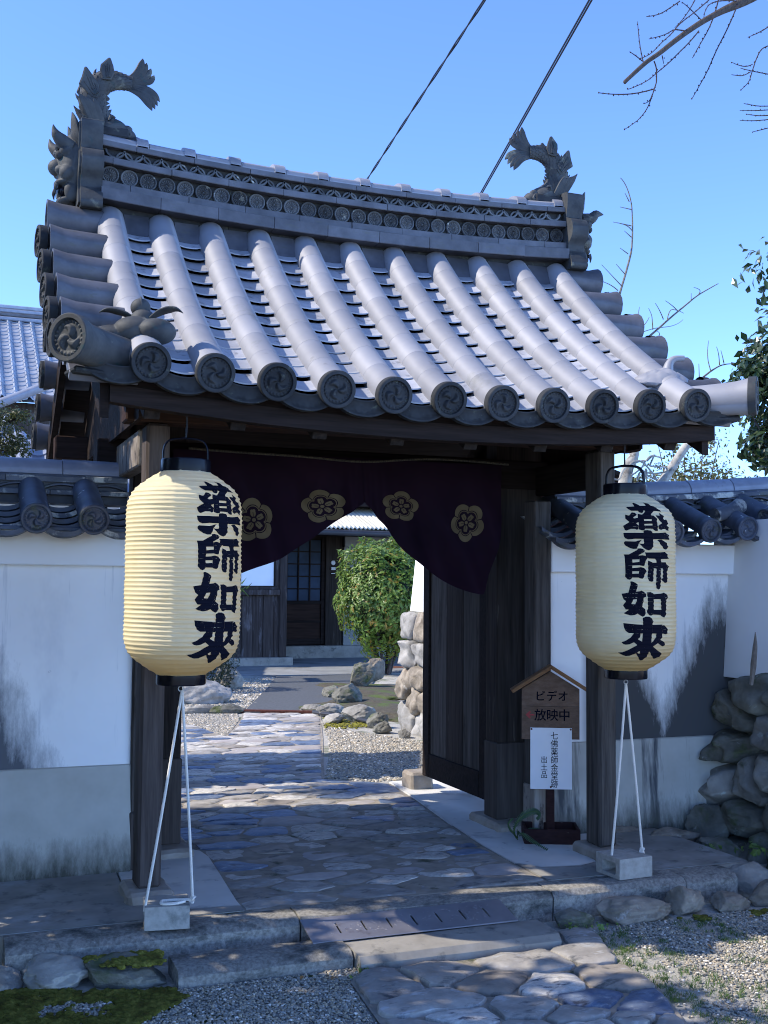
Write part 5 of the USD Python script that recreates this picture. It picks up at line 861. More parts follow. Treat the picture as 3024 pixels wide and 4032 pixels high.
def wpan(xa, xb, w, zf, seed):
    m = 9; u = np.linspace(-1, 1, m); xm, ww = (xa+xb)/2, (xb-xa)/2; ys_ = np.linspace(.29, .72, 6)
    for j in range(5):
        V = []
        for dy, l, yy in ((.04, .0, ys_[j]), (0, .008, ys_[j]), (0, .032, ys_[j]), (.02, .0, ys_[j+1])):
            V.append(np.column_stack([xm+u*ww, np.full(m, yy+dy), wallza(yy)+zf(xm)-.062+l-.04*(1-np.abs(u)**2.2)]))
        part(w, 'pan_tile', trimesh.Trimesh(np.vstack(V), grid_faces(4, m)[:, ::-1], process=False), OLDT if (j+seed) % 3 else OLDL, smooth=40)
def wall(lbl, x0, x1, rows, plas, plin, zf, ridgex, capm):
    w = thing('plaster_wall', lbl, 'wall')
    yb = 1.04
    def tapered(a0, a1, yf0, yf1, z0, z1, n=2):
        b = box(a0, a1, 0, 1, z0, z1, .006); v = b.vertices; t = (v[:, 2]-z0)/(z1-z0); f = yf0+(yf1-yf0)*t; v[:, 1] = np.where(v[:, 1] < .5, f+v[:, 1], yb-f*0+0*(v[:, 1])-(1-v[:, 1])); b.vertices = v
        return trimesh.Trimesh(v, b.faces, process=True).convex_hull
    part(w, 'plinth', tapered(x0-.004, x1+.004, .495, .545, -.1, .553), plin)
    part(w, 'plaster', tapered(x0, x1, .552, .575, .548, 1.62), plas)
    part(w, 'cornice', tapered(x0, x1, .525, .53, 1.605, 1.80), PLAS)
    r = part(w, 'roof_bed', wavyband(ridgex[0], ridgex[1], .36, 1.78, 1.80, zf), OLDT, smooth=False)
    for i, x in enumerate(rows): wcover(x, w, zf, i*1.3)
    ed = sorted(rows)
    for i in range(len(ed)-1): wpan(ed[i]+.03, ed[i+1]-.03, w, zf, i)
    wpan(ed[0]-.26, ed[0]-.03, w, zf, 5); wpan(ed[-1]+.03, ed[-1]+.26, w, zf, 6)
    a, b = ridgex; core = part(w, 'ridge_core', wavyband(a, b, .70, 1.94, 2.10, zf), OLDT, smooth=False)
    for z0, z1, yf, np_, sh in ((1.985, 2.012, .655, 5, 0), (2.056, 2.090, .675, 5, .45)):
        e = np.linspace(a, b, np_+1)+(b-a)/np_*sh; e = [a]+[v for v in e if a+.05 < v < b-.05]+[b]
        for p, q in zip(e[:-1], e[1:]): part(core, 'ridge_course_tile', wavyband(p+.002, q-.002, yf+R.normal()*.003, z0+R.normal()*.002, z1+R.normal()*.002, zf, 4), OLDL if R.uniform() < .55 else OLDT, smooth=False)
    n = int((b-a)/.21)
    for i in range(n):
        c0 = a+(b-a)*(i+.5)/n; p = [(c0+dx, .69, 2.022+.022*(1-(dx/.1)**2)+zf(c0)) for dx in np.linspace(-.1, .1, 9)]; part(core, 'arc_tile', tube(p, .008, 6, True, 2., (0, 1, 0)), OLDT)
    n = max(2, int(round((b-a)/.34))); e = np.linspace(a, b, n+1)
    for p, q in zip(e[:-1], e[1:]):
        c = [(x, .79, 2.115+zf(x)) for x in np.linspace(p+.002, q-.002, 4)]; part(core, 'ridge_cap_tile', tube(c, [.074, .074, .071], 16), capm)
    return w
wall('white plaster wall with a cement plinth and dark tiled coping left of the gate', -3.4, -1.300, [-2.69, -2.405, -2.12, -1.838, -1.557], PLASL, PLINL, lambda x: 0.*x, (-3.4, -1.33), CAPT)
wall('white plaster wall with black mould stains and dark tiled coping right of the gate', 1.245, 2.80, [1.40, 1.682, 1.965, 2.25, 2.535, 2.82], PLASR, PLINR, lambda x: .06*max(0, (x-1.5))**1.3 if np.ndim(x) == 0 else .06*np.maximum(0, x-1.5)**1.3, (1.37, 3.5), HALLT)

# the wall that comes forward on the right: stones below, plaster above
def retwall():
    w = thing('stone_based_wall', 'white plaster wall on rounded mossy boulders coming forward at the right edge', 'wall')
    # local u = -y (towards the viewer), v = z; the face looks to -x
    T = frame((2.44, .56, 0), (0, -1, 0), (.0, 0, 1), (-1, 0, 0)); 
    lean = np.eye(4); lean[0, 2] = .10
    T = lean@T
    part(w, 'stone_backing', moved(box(0, 3.2, -.35, .96, -.45, -.10, .02), T), ROCK[1])
    reg = Polygon([(-.02, -.30), (3.1, -.30), (3.1, 1.02), (.4, 1.00), (.0, .90)])
    for i, c in enumerate(cells(reg, .27, 23, stretch=1.1, gap=.028)):
        part(w, 'stone', pillow(c, T, .16, R.uniform(.06, .10), i+900, n=36, amp=.9, rnd=.32, edge=.10, crag=.035), ROCK[0 if R.uniform() < .6 else 1], smooth=60)
    b = box(0, 1, 0, 1, 0, 1, .004); v = b.vertices; X = 2.56+.09*v[:, 2]+v[:, 0]*(.45-.09*v[:, 2]); v = np.column_stack([X, .75-3.4*v[:, 1], .93+1.03*v[:, 2]]); part(w, 'plaster', trimesh.Trimesh(v, b.faces).convex_hull, PLAS)
    # coping
    for i in range(9):
        y = .28-i*.29; q = [(x_, y, 1.96+(x_-2.70)*.5) for x_ in np.linspace(2.70, 3.02, 6)]
        t = part(w, 'cover_tile', tube(q, .072, 14), CAPT); part(t, 'eave_disc', facing(discmesh(.078, 20, 66), (2.693, y, 1.957), (-1, 0, -.3), i), OLDT)
        u = np.linspace(-1, 1, 9); V = np.vstack([np.column_stack([np.full(9, x_), y-.145+u*.12, 1.96+(x_-2.70)*.5-.02-.04*(1-u**2)+dz]) for x_, dz in ((2.71, -.022), (2.71, 0), (3.04, 0))]); part(w, 'pan_tile', trimesh.Trimesh(V, grid_faces(3, 9), process=False), CAPT, smooth=40)
    for i in range(7): part(w, 'ridge_cap_tile', tube([(3.12, .25-i*.4, 2.26), (3.12, .25-(i+1)*.4+.004, 2.26)], .08, 14), HALLT)
    part(w, 'ridge_core', box(3.04, 3.2, -2.4, .25, 1.97, 2.20, .006), OLDT)
    part(w, 'corner_roll_tile', [tube(smoothpath([(2.38, .40, 1.985), (2.5, .42, 2.01), (2.62, .45, 2.06)]), [.045, .046, .052], 14)], OLDL)
retwall()
# ================================================================ stones and plants around the step
def stones(spec, mats, name, labels, cat_, group=None, sub=4):
    for i, (c, r, mi, seed) in enumerate(spec):
        single(name, rock(c, r, seed, sub), mats[mi], labels[i], cat_, group, smooth=50)
stones([((.66, -.70, -.12), (.13, .075, .055), 1, 3), ((1.0, -.70, -.10), (.235, .11, .085), 2, 4), ((1.31, -.70, -.095), (.105, .085, .085), 3, 5), ((1.58, -.72, -.105), (.13, .08, .06), 2, 6), ((1.84, -.71, -.10), (.13, .10, .08), 3, 7), ((1.93, -.47, -.08), (.16, .12, .10), 0, 8), ((2.25, -.75, -.1), (.2, .14, .09), 2, 9)],
       [ROCK[0], ROCK[1], ROCK[2], ROCK[2]], 'edge_rock',
       ['low dark mossy rock at the right end of the iron gutter plate', 'long flat tan grey rock before the kerb under the right block', 'rounded pale tan rock between two longer rocks before the kerb', 'flat brown rock with moss at its foot near the right end of the kerb', 'tan rock at the right edge of the photo beyond the kerb', 'blocky grey rock closing the right end of the kerb', 'grey rock at the far right edge before the boulder wall'], 'rock', 'rocks along the kerb')
stones([((-1.78, -.66, -.10), (.14, .13, .07), 0, 11), ((-1.52, -.74, -.11), (.20, .13, .085), 1, 12), ((-2.02, -.62, -.12), (.12, .13, .07), 0, 13)], [ROCK[0], ROCK[1]], 'edge_rock',
       ['dark purple grey rock before the left kerb beside the moss', 'mossy boulder between the step stone and the dark rock on the left', 'dark rock at the left edge of the photo under the kerb'], 'rock', 'rocks along the kerb')
stones([((1.72, .50, -.02), (.22, .07, .05), 0, 14), ((1.98, .36, -.03), (.20, .10, .07), 0, 15), ((2.15, .10, -.06), (.13, .16, .07), 1, 16), ((2.33, .42, -.02), (.15, .13, .16), 1, 17)], [ROCK[2], ROCK[1]], 'ledge_rock',
       ['yellowish flat rock at the foot of the right plaster wall', 'mossy yellow rock beside the dark gap under the right wall', 'low mossy rock between the platform and the boulder wall', 'dark rock in the corner under the right plaster wall'], 'rock')
gp = thing('gutter_plate', 'rusty iron plate with slots laid as a ramp over the gutter', 'plate')
q = sbox(-.70, 0, .315, .205)
for i in range(7): q = q.difference(affinity.skew(sbox(-.555+i*.124, .055, -.545+i*.124, .148), 0))
sl = math.atan2(.045, .20); part(gp, 'plate', prism(q, .006, frame((0, -.778, -.062), (1, 0, 0), (0, math.cos(sl), math.sin(sl)), (0, -math.sin(sl), math.cos(sl)))), IRON, smooth=False)
st = [moved(ell((0, 0, 0), (.005, .0016, .0010), 1, (0, 0, .8*(k % 2*2-1))), frame((-.62+R.uniform(0, .86), -.778+v*math.cos(sl), -.0555+v*math.sin(sl)), (1, 0, 0), (0, math.cos(sl), math.sin(sl)), (0, -math.sin(sl), math.cos(sl)))) for k, v in enumerate(R.uniform(.04, .17, 120))]
part(gp, 'grip_stud', st, IRON, kind='stuff')

# gravel: loose pebbles scattered as instances, moss and weeds
def pebbles(name, region, z, n, s0, s1, seed, lbl, dens=None):
    rr = np.random.default_rng(seed); x0, y0, x1, y1 = region.bounds; P = rr.uniform((x0, y0), (x1, y1), (int(n*1.0), 2))
    import shapely
    P = P[shapely.contains_xy(region, P[:, 0], P[:, 1])]
    if dens is not None: P = P[rr.uniform(size=len(P)) < dens(P)]
    n = len(P); pi = UsdGeom.PointInstancer.Define(stage, path_for('/World', name)); base = str(pi.GetPath()); protos = []
    for k in range(8):
        m = trimesh.creation.icosphere(1); v = m.vertices; v = v*(1+.5*(fbm(v*1.4+k*9, 2, k)-.5))[:, None]*np.array([1, rr.uniform(.65, .95), rr.uniform(.5, .75)])
        p = f'{base}/pebble_{k:03d}' if k else f'{base}/pebble'; usdkit.mesh(stage, p, trimesh.Trimesh(v, m.faces), PEB[[0, 0, 2, 3, 0, 1, 2, 0][k]], smooth=60); protos.append(p)
    pi.CreatePrototypesRel().SetTargets([Sdf.Path(p) for p in protos]); pi.CreateProtoIndicesAttr(Vt.IntArray.FromNumpy(rr.choice(8, n, p=[.17, .17, .16, .1, .14, .08, .1, .08]).astype(np.int32)))
    pos = np.column_stack([P, np.full(n, z)+rr.uniform(-.003, .004, n)]); pi.CreatePositionsAttr(Vt.Vec3fArray.FromNumpy(pos.astype(np.float32)))
    sc = rr.uniform(s0, s1, n)*np.where(rr.uniform(size=n) < .1, 1.4, 1); pi.CreateScalesAttr(Vt.Vec3fArray.FromNumpy(np.repeat(sc[:, None], 3, 1).astype(np.float32)))
    a = rr.uniform(0, 2*PI, n); b = rr.uniform(-.35, .35, n); q = np.column_stack([np.cos(a/2)*np.cos(b/2), np.cos(a/2)*np.sin(b/2), np.sin(a/2)*np.sin(b/2), np.sin(a/2)*np.cos(b/2)])
    pi.CreateOrientationsAttr([Gf.Quath(*map(float, x)) for x in q]) if n < 4 else pi.CreateOrientationsAttr(Vt.QuathArray([Gf.Quath(*map(float, x)) for x in q]))
    tag(base, lbl, 'gravel', None, 'stuff')
fl = Polygon([(-2.2, -.8), (-1.9, -.8), (-1.66, -.9), (-1.50, -.95), (-1.33, -.93), (-.56, -.93), (-.57, -1.02), (-.64, -1.1), (-.70, -1.6), (-.75, -1.95), (-2.3, -1.5), (-2.2, -1.0)])
pebbles('gravel', fl, GZ-.004, 30000, .0035, .0068, 1, 'loose grey gravel left of the front path')
fr = Polygon([(.54, -.78), (.75, -.79), (2.5, -.80), (2.9, -1.2), (2.4, -3.0), (.36, -3.0), (.40, -2.0), (.55, -1.6), (.60, -1.2)])
def dfr(P): d = (fbm(np.column_stack([P*3.2, np.zeros(len(P))]), 3, 4)); edge = np.clip((P[:, 0]-.55)/.5, 0, 1); return np.clip((d-.40)*4+edge*.75-.1, .1, 1)
pebbles('gravel', fr, GZ-.004, 60000, .0036, .0072, 2, 'pale gravel with thin grass right of the front path', dfr)
yr = Polygon([(.92, 2.68), (2.2, 2.68), (2.15, 4.6), (1.75, 5.6), (1.75, 6.6), (1.62, 6.1), (1.32, 5.0), (.95, 3.9), (.60, 2.95)]); yl = Polygon([(.24, 7.0), (.36, 6.2), (.41, 5.56), (.64, 6.15), (.89, 6.86), (1.02, 7.5), (.3, 7.7), (-1.5, 7.7), (-1.5, 7.25), (-.98, 7.22)]); yl2 = Polygon([(.6, 7.8), (1.15, 7.6), (2.0, 9.6), (3.0, 11.4), (3.2, 12.2), (1.0, 12.2), (.6, 9)])
pebbles('gravel', yr, -.014, 26000, .007, .013, 3, 'pale gravel right of the path just inside the gate'); pebbles('gravel', yl, -.014, 36000, .007, .013, 4, 'pale gravel left of the path just inside the gate'); pebbles('gravel', yl2, -.014, 15000, .012, .02, 5, 'sunlit pale gravel before the house')
def mosspatch(name, region, z, n, seed, lbl, h=.02):
    rr = np.random.default_rng(seed); x0, y0, x1, y1 = region.bounds; P = rr.uniform((x0, y0), (x1, y1), (n, 2)); import shapely
    P = P[shapely.contains_xy(region, P[:, 0], P[:, 1])]; d = fbm(np.column_stack([P*6, np.zeros(len(P))]), 3, seed); P = P[rr.uniform(size=len(P)) < np.clip((d-.36)*9, .06, 1)]; ms = []
    m0 = trimesh.creation.icosphere(1)
    for x, y in P:
        s = rr.uniform(.008, .022); v = m0.vertices*np.array([s, s, s*rr.uniform(.3, .6)])*(1+.4*rr.normal(size=(len(m0.vertices), 1))*.5)+np.array([x, y, z]); ms.append((v, m0.faces))
    single(name, cat(ms), MOSS, lbl, 'moss', None, 'stuff', smooth=True)
mosspatch('moss', Polygon([(-2.2, -.62), (-1.9, -.72), (-1.6, -.86), (-1.35, -.93), (-1.30, -1.02), (-1.45, -1.16), (-1.62, -1.32), (-2.3, -1.4)]), GZ+.002, 5000, 5, 'yellow green moss at the lower left corner')
mosspatch('moss', Polygon([(1.2, -.80), (2.2, -.84), (2.2, -.92), (1.25, -.86)]), GZ+.002, 420, 6, 'moss along the foot of the right rocks')
mosspatch('moss', Polygon([(-1.66, -.86), (-1.36, -.86), (-1.36, -.68), (-1.66, -.68)]), -.045, 260, 7, 'moss growing over the boulder left of the step stone')
mosspatch('moss', Polygon([(1.55, 5.8), (2.1, 5.5), (2.3, 6.4), (1.9, 6.9)]), .0, 900, 8, 'bright moss beside the path inside the gate')
def tuft(P, n, h, seed, spread=.02):
    rr = np.random.default_rng(seed); V, F = [], []
    for x, y, z in P:
        for _ in range(n):
            a = rr.uniform(0, 2*PI); b = np.array([x, y, z])+np.array([math.cos(a), math.sin(a), 0])*rr.uniform(0, spread); d = np.array([rr.normal()*.5, rr.normal()*.5, 1]); d /= np.linalg.norm(d); hh = h*rr.uniform(.5, 1.2); s = np.array([math.cos(a+1.5), math.sin(a+1.5), 0])*.0012; k = len(V)
            V += [b-s, b+s, b+d*hh*.6+s*.7, b+d*hh+np.array([d[0], d[1], 0])*hh*.3, b+d*hh*.6-s*.7]; F += [(k, k+1, k+2), (k, k+2, k+4), (k+4, k+2, k+3)]
    return trimesh.Trimesh(np.array(V), np.array(F), process=False)
rr = np.random.default_rng(3); P = rr.uniform((.50, -2.4), (2.4, -.86), (1500, 2)); d = fbm(np.column_stack([P*3.2, np.zeros(len(P))]), 3, 4); P = P[(d < .50-.08*np.clip(P[:, 0]-.7, 0, 1)) & (P[:, 0] > .56-.12*np.clip(-(P[:, 1]+.9), 0, 1.2))]
single('grass', tuft(np.column_stack([P, np.full(len(P), GZ)]), 16, .022, 4, .028), GRASS, 'thin green grass growing through the right gravel', 'grass', None, 'stuff', smooth=False)
def weed(c, n, s, lbl, seed):
    rr = np.random.default_rng(seed); d = rr.normal(size=(n, 3)); d[:, 2] = np.abs(d[:, 2])*.7; P = np.array(c)+d*np.array([s, s, s*.7]); lm = leaves(P, d/np.linalg.norm(d, axis=1, keepdims=True)*np.array([.4, .4, 1]), s*.9, seed, .6); w = thing('weed', lbl, 'weed'); part(w, 'leaf', lm, LBUSHB, smooth=False, kind='stuff'); part(w, 'stem', tube([(c[0], c[1], c[2]-.02), (c[0], c[1], c[2]+s*.4)], .002, 5), GRASS)
weed((-.545, -1.01, GZ+.01), 18, .03, 'small green weed at the corner of the sill slab by the front path', 1); weed((.60, -.80, GZ+.01), 22, .03, 'small bright weed at the right end of the gutter plate', 2); weed((.74, -.83, GZ+.01), 20, .028, 'small weed at the foot of the dark rock right of the plate', 3)
weed((2.18, -.20, -.02), 30, .05, 'leafy green weed at the foot of the big right boulder', 4); weed((1.98, -.06, -.03), 24, .04, 'green weed behind the block shaped kerb rock', 5); weed((1.35, -1.35, GZ+.01), 22, .035, 'green weed alone in the right gravel', 6)
def dryleaf(c, a, lbl): single('fallen_leaf', leaves(np.array([c]), np.array([[0, 0, 1.]]), .045, a, .5, .25), DRYL, lbl, 'leaf', smooth=False)
dryleaf((-.70, -1.05, GZ+.012), 1, 'orange dry leaf on the gravel left of the path'); dryleaf((-.82, -1.0, GZ+.012), 2, 'brown dry leaf on the left gravel near the step stone'); dryleaf((1.05, -1.25, GZ+.012), 3, 'dry leaf among the grass of the right gravel'); dryleaf((1.55, -.93, GZ+.014), 4, 'reddish dry leaf on the moss before the right rocks')
single('dry_stalk', tube(smoothpath([(2.34, .02, .93), (2.335, -.01, 1.05), (2.34, -.02, 1.16), (2.335, -.03, 1.25)]), [.012, .018, .014, .002], 8), TWIGG, 'dry brown stalk standing on top of the right boulders', 'stalk')

# ================================================================ courtyard behind the gate
single('asphalt_path', prism(Polygon([(1.10, 7.5), (1.92, 7.1), (2.9, 8.9), (3.9, 10.6), (4.7, 12.4), (2.9, 12.4), (2.2, 10.4)]), .02, frame((0, 0, -.015), (1, 0, 0), (0, 1, 0), (0, 0, 1))), ASPH, 'asphalt path from the paving towards the house', kind='structure')
single('red_edging', [bar((1.06, 7.56, .0), (1.95, 7.12, .0), .07, .05, .006)], WSHED, 'reddish edging strip across the end of the stone path', 'edging')
single('house_yard', box(1.2, 9, 12.35, 18, -.2, .012, .004), YARD, 'concrete yard before the house', kind='structure')
single('manhole_cover', lathe([(0, .02), (.28, .02), (.30, .014), (.30, .0)], 32, 5.35, 13.6), PIN, 'round rusty manhole cover in the yard', 'manhole cover')
H = thing('house', 'old house with dark board walls, latticed glass door and corrugated eave', 'house')
hy = 14.6
part(H, 'foundation', box(.5, 3.82, hy-.10, hy+.4, -.1, .16, .01), SILL)
part(H, 'foundation', box(3.5, 9.0, 16.3, 17.0, -.1, .26, .01), SILL)
for i in range(14):
    x = 3.66-(i+1)*.20; part(H, 'wall_board', box(x+.002, x+.197, hy-.012*(i % 2), hy+.03, .16, 1.30, .003), WHOUSE)
part(H, 'corner_post', box(3.56, 3.70, hy-.05, hy+.12, .16, 3.1, .01), WHOUSE)
part(H, 'sill_rail', box(.8, 3.56, hy-.07, hy+.05, 1.30, 1.40, .006), WHOUSE)
wn = part(H, 'window', [box(.8, 3.56, hy-.03, hy+.02, 1.40, 1.46, .004), box(.8, 3.56, hy-.03, hy+.02, 2.52, 2.6, .004), box(3.48, 3.56, hy-.03, hy+.02, 1.46, 2.52, .004)], WHOUSE)
for i in range(4):
    for j in range(2): part(wn, 'pane', box(3.47-(i+1)*.66+.02, 3.47-i*.66-.02, hy-.005, hy+.005, 1.47+j*.53, 1.97+j*.53, .002), SHOJI)
    part(wn, 'mullion', box(3.47-(i+1)*.66-.018, 3.47-(i+1)*.66+.018, hy-.02, hy+.015, 1.46, 2.52, .003), WHOUSE)
part(wn, 'crossbar', box(.8, 3.48, hy-.022, hy+.012, 1.965, 1.99, .003), WHOUSE)
part(H, 'wall', box(.5, 3.66, hy+.03, hy+.1, .16, 3.2, .004), WHOUSE); part(H, 'side_wall', box(3.58, 3.66, hy+.1, 16.5, .16, 3.2, .004), WHOUSE)
dy = 16.45
dr = part(H, 'door', [box(3.70, 3.76, dy-.03, dy+.03, .28, 2.5, .004), box(4.98, 5.06, dy-.03, dy+.03, .28, 2.5, .004), box(3.76, 4.98, dy-.025, dy+.025, .28, .40, .004), box(3.76, 4.98, dy-.025, dy+.025, 1.10, 1.16, .004), box(3.76, 4.98, dy-.025, dy+.025, 2.42, 2.5, .004), box(3.76, 4.98, dy-.02, dy+.02, .72, .77, .004)], WX)
for k in range(5):
    part(dr, 'lattice_bar', box(3.76+k*.244-.014, 3.76+k*.244+.014, dy-.022, dy+.012, 1.16, 2.42, .003), WX)
for j in range(5):
    part(dr, 'lattice_bar', box(3.76, 4.98, dy-.018, dy+.010, 1.16+j*.252-.012, 1.16+j*.252+.012, .003), WX)
    for k in range(5): part(dr, 'pane', box(3.775+k*.244, 3.989+k*.244, dy+.001, dy+.005, 1.172+j*.252, 1.40+j*.252, .0005), GLASSD)
part(dr, 'door_panel', box(3.76, 4.98, dy-.004, dy+.012, .40, 1.10, .003), WXR)
part(H, 'door_post', box(5.06, 5.42, dy-.06, dy+.1, .25, 3.0, .008), WZ)
part(H, 'intercom', [lathe([(0, 0), (.045, 0), (.05, .01), (.05, .03)], 16).apply_transform(frame((5.22, dy-.07, 1.95), (1, 0, 0), (0, 0, -1), (0, 1, 0))), box(5.17, 5.27, dy-.09, dy-.061, 1.80, 1.86, .006), box(5.18, 5.26, dy-.08, dy-.061, 1.72, 1.74, .003)], PLATE)
part(H, 'panel', box(5.44, 8.2, dy-.16, dy-.08, 2.28, 2.66, .006), GREYP); part(H, 'panel', box(5.46, 8.2, dy-.05, dy+.05, .26, 2.28, .006), GREYP)
part(H, 'entrance_wall', box(3.66, 9, dy+.1, dy+.2, .2, 3.4, .004), WX)
nx = 260; xs = np.linspace(2.9, 8.4, nx); V = []
for y, z in ((14.35, 2.56), (14.36, 2.60), (16.0, 3.12)): V.append(np.column_stack([xs, np.full(nx, y), z+.018*np.sin(xs*2*PI/.085)]))
er = part(H, 'eave_sheet', trimesh.Trimesh(np.vstack(V), grid_faces(3, nx)[:, ::-1], process=False), ZINC, smooth=True)
part(H, 'eave_board', box(2.9, 8.4, 14.40, 16.4, 2.49, 2.53, .005), WX); part(H, 'gutter', [tube([(2.9, 14.31, 2.49), (8.4, 14.31, 2.45)], .055, 12)], GUTTER)
for i in range(4): part(H, 'gutter_bracket', [bar((3.6+i*1.2, 14.30, 2.44), (3.66+i*1.2, 14.38, 2.58), .015, .01, .002)], PLATE)
hr = part(H, 'roof', box(.4, 9.2, 15.3, 21, 3.05, 3.15, .01), WX)
for i in range(9):
    for j in range(9):
        x, y = 4.2+i*.29, 15.25+j*.26; u = np.linspace(0, 1, 9); V = []
        for yy, dz in ((y, -.03), (y, 0), (y+.28, -.012)): V.append(np.column_stack([x+u*.292, np.full(9, yy), 3.26+(yy-15.25)*.48+dz+.035*np.cos(u*2*PI)+.01]))
        part(hr, 'roof_tile', trimesh.Trimesh(np.vstack(V), grid_faces(3, 9)[:, ::-1], process=False), HALLT, smooth=40)
part(H, 'upper_roof', [trimesh.Trimesh(np.array([(.4, 15.3, 3.2), (9.2, 15.3, 3.2), (9.2, 19, 5.0), (.4, 19, 5.0)]), np.array([(0, 1, 2), (0, 2, 3)]), process=False)], HALLT)
# rounded bush
bu = thing('bush', 'rounded evergreen bush with some yellow leaves before the house', 'bush')
bc, br = (4.78, 12.3, 1.28), (.86, .80, 1.02)
for nm, n, m, sd, sz, sh in (('leaf', 8000, LBUSH, 1, .088, .35), ('yellow_leaf', 700, LBUSHY, 2, .09, .12), ('fresh_leaf', 4200, LBUSHB, 3, .088, .14)):
    P, d = crownpts(bc, br, n, 7, sh, .30) if False else crownpts(bc, br, n, sd, sh, .0); k = 1+.7*(fbm(d*3.2+40, 3, 9)-.5); P = np.array(bc)+(P-np.array(bc))*k[:, None]
    if nm == 'fresh_leaf': P, d = P[d[:, 2] > -.2], d[d[:, 2] > -.2]
    part(bu, nm, leaves(P, d*.6+np.array([0, 0, .6]), sz*1.25, sd, .36, .75), m, smooth=False, kind='stuff')
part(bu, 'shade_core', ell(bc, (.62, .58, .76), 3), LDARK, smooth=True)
for a in range(6): part(bu, 'stem', tube(smoothpath([(bc[0]+.08*math.cos(a), bc[1]+.08*math.sin(a), 0), (bc[0]+.2*math.cos(a), bc[1]+.2*math.sin(a), .35), (bc[0]+.45*math.cos(a), bc[1]+.45*math.sin(a), .8)]), [.035, .025, .015], 7), BARK)
# sunlit stone wall inside the gate, plaster on top
cw = thing('courtyard_wall', 'white plaster wall on sunlit pale stones inside the gate', 'wall')
# its end towards the path: stones; face looks to -x
T = frame((2.30, 5.45, 0), (0, -1, 0), (0, 0, 1), (-1, 0, 0)); T2 = frame((2.30, 4.0, 0), (1, 0, 0), (0, 0, 1), (0, -1, 0))
for i, c in enumerate(cells(Polygon([(-.1, -.05), (2.2, -.05), (2.2, 1.3), (-.1, 1.22)]), .235, 31, stretch=1.25, gap=.012)): part(cw, 'stone', pillow(c, T, .2, R.uniform(.035, .055), i+1300, n=34, amp=1.0, rnd=.22, edge=.07, crag=.045), ROCK[3 if R.uniform() < .45 else 2], smooth=50)
part(cw, 'stone_backing', box(2.34, 3.4, 3.3, 5.5, -.1, 1.24, .02), ROCK[1])
b = box(0, 1, 0, 1, 0, 1, .004); v = b.vertices; v = np.column_stack([2.36+.10*v[:, 2]+v[:, 0]*(.5-.2*v[:, 2]), 3.3+2.15*v[:, 1], 1.24+.95*v[:, 2]]); part(cw, 'plaster', trimesh.Trimesh(v, b.faces).convex_hull, PLAS)
part(cw, 'coping', box(2.3, 3.1, 3.2, 5.6, 2.19, 2.27, .02), CAPT)
# garden bed and its rocks
single('garden_bed', [rock((2.55, 7.4, -.02), (.85, 1.6, .10), 61, 4, .15), rock((3.6, 9.6, -.04), (.8, 1.6, .10), 62, 4, .15)], SOIL, 'mossy garden bed with soil right of the asphalt path', kind='structure', smooth=True)
gl = ['pale angular rock at the edge of the garden bed nearest the paving', 'grey rock in the middle of the garden bed edge', 'dark rock beside the stem of the bush', 'flat grey rock next to the reddish edging', 'small dark rock against the sunlit stone wall', 'grey boulder behind the moss in the garden bed', 'small rock between the sunlit wall and the pale garden rock', 'reddish stone at the end of the edging strip', 'low grey stone along the asphalt path', 'tan stone standing under the bush', 'grey stone left of the pale angular rock', 'small grey rock touching the foot of the sunlit stones']
stones([((2.12, 6.30, .07), (0.208, 0.160, 0.120), 0, 41), ((1.95, 6.95, .05), (0.176, 0.136, 0.088), 0, 42), ((3.55, 10.1, .18), (0.240, 0.200, 0.192), 1, 43), ((1.90, 7.35, .03), (0.136, 0.104, 0.072), 0, 44), ((2.02, 5.35, .03), (0.104, 0.088, 0.080), 1, 45), ((2.45, 7.7, .14), (0.224, 0.176, 0.144), 1, 46), ((2.12, 5.75, .05), (0.120, 0.104, 0.096), 1, 47), ((1.98, 7.05, .04), (0.088, 0.080, 0.064), 2, 48), ((2.7, 8.9, .05), (0.176, 0.160, 0.096), 1, 49), ((3.95, 10.6, .2), (0.160, 0.128, 0.208), 2, 50), ((1.80, 6.25, .03), (0.128, 0.104, 0.064), 0, 51), ((2.1, 4.95, .02), (0.072, 0.080, 0.064), 0, 52)], [ROCK[0], ROCK[1], ROCK[2]], 'garden_rock', gl, 'rock', 'rocks of the garden bed')
stones([((.86, 8.75, .09), (.40, .25, .20), 0, 53), ((.45, 9.4, .05), (.2, .2, .18), 1, 54), ((1.65, 10.6, .10), (.25, .2, .26), 1, 55)], [ROCK[3], ROCK[0]], 'garden_rock', ['big whitish rock left of the path beyond the gate', 'grey rock behind the whitish rock', 'grey rock beside the dark clipped shrub'], 'rock')
for i, (x, y, l) in enumerate([(.2, 7.72, 'long low grey edging stone left of the paving end'), (.62, 7.62, 'flat edging stone left of the reddish strip'), (.92, 7.55, 'dark edging stone at the left end of the reddish strip')]): single('edging_stone', rock((x, y, .02), (.24, .10, .07), 70+i, 3), ROCK[[3, 0, 1][i]], l, 'rock', smooth=50)
single('hose', tube(smoothpath([(1.80, 7.0, .03), (2.0, 6.4, .03), (2.08, 5.9, .035), (2.05, 5.5, .02)]), .022, 8), GUTTER, 'dark hose lying beside the garden bed', 'hose')
ds = thing('dark_shrub', 'dark clipped shrub behind the left lantern', 'shrub'); P, d = crownpts((1.20, 10.3, .55), (.52, .5, .62), 3600, 21, .35, .3); part(ds, 'leaf', leaves(P, d, .06, 22, .4, .7), LDARK, smooth=False, kind='stuff'); part(ds, 'stem', tube([(1.2, 10.3, 0), (1.2, 10.3, .4)], .05, 8), BARK)
cy = thing('palm_shrub', 'feathery green palm leaves beside the paper window', 'plant')
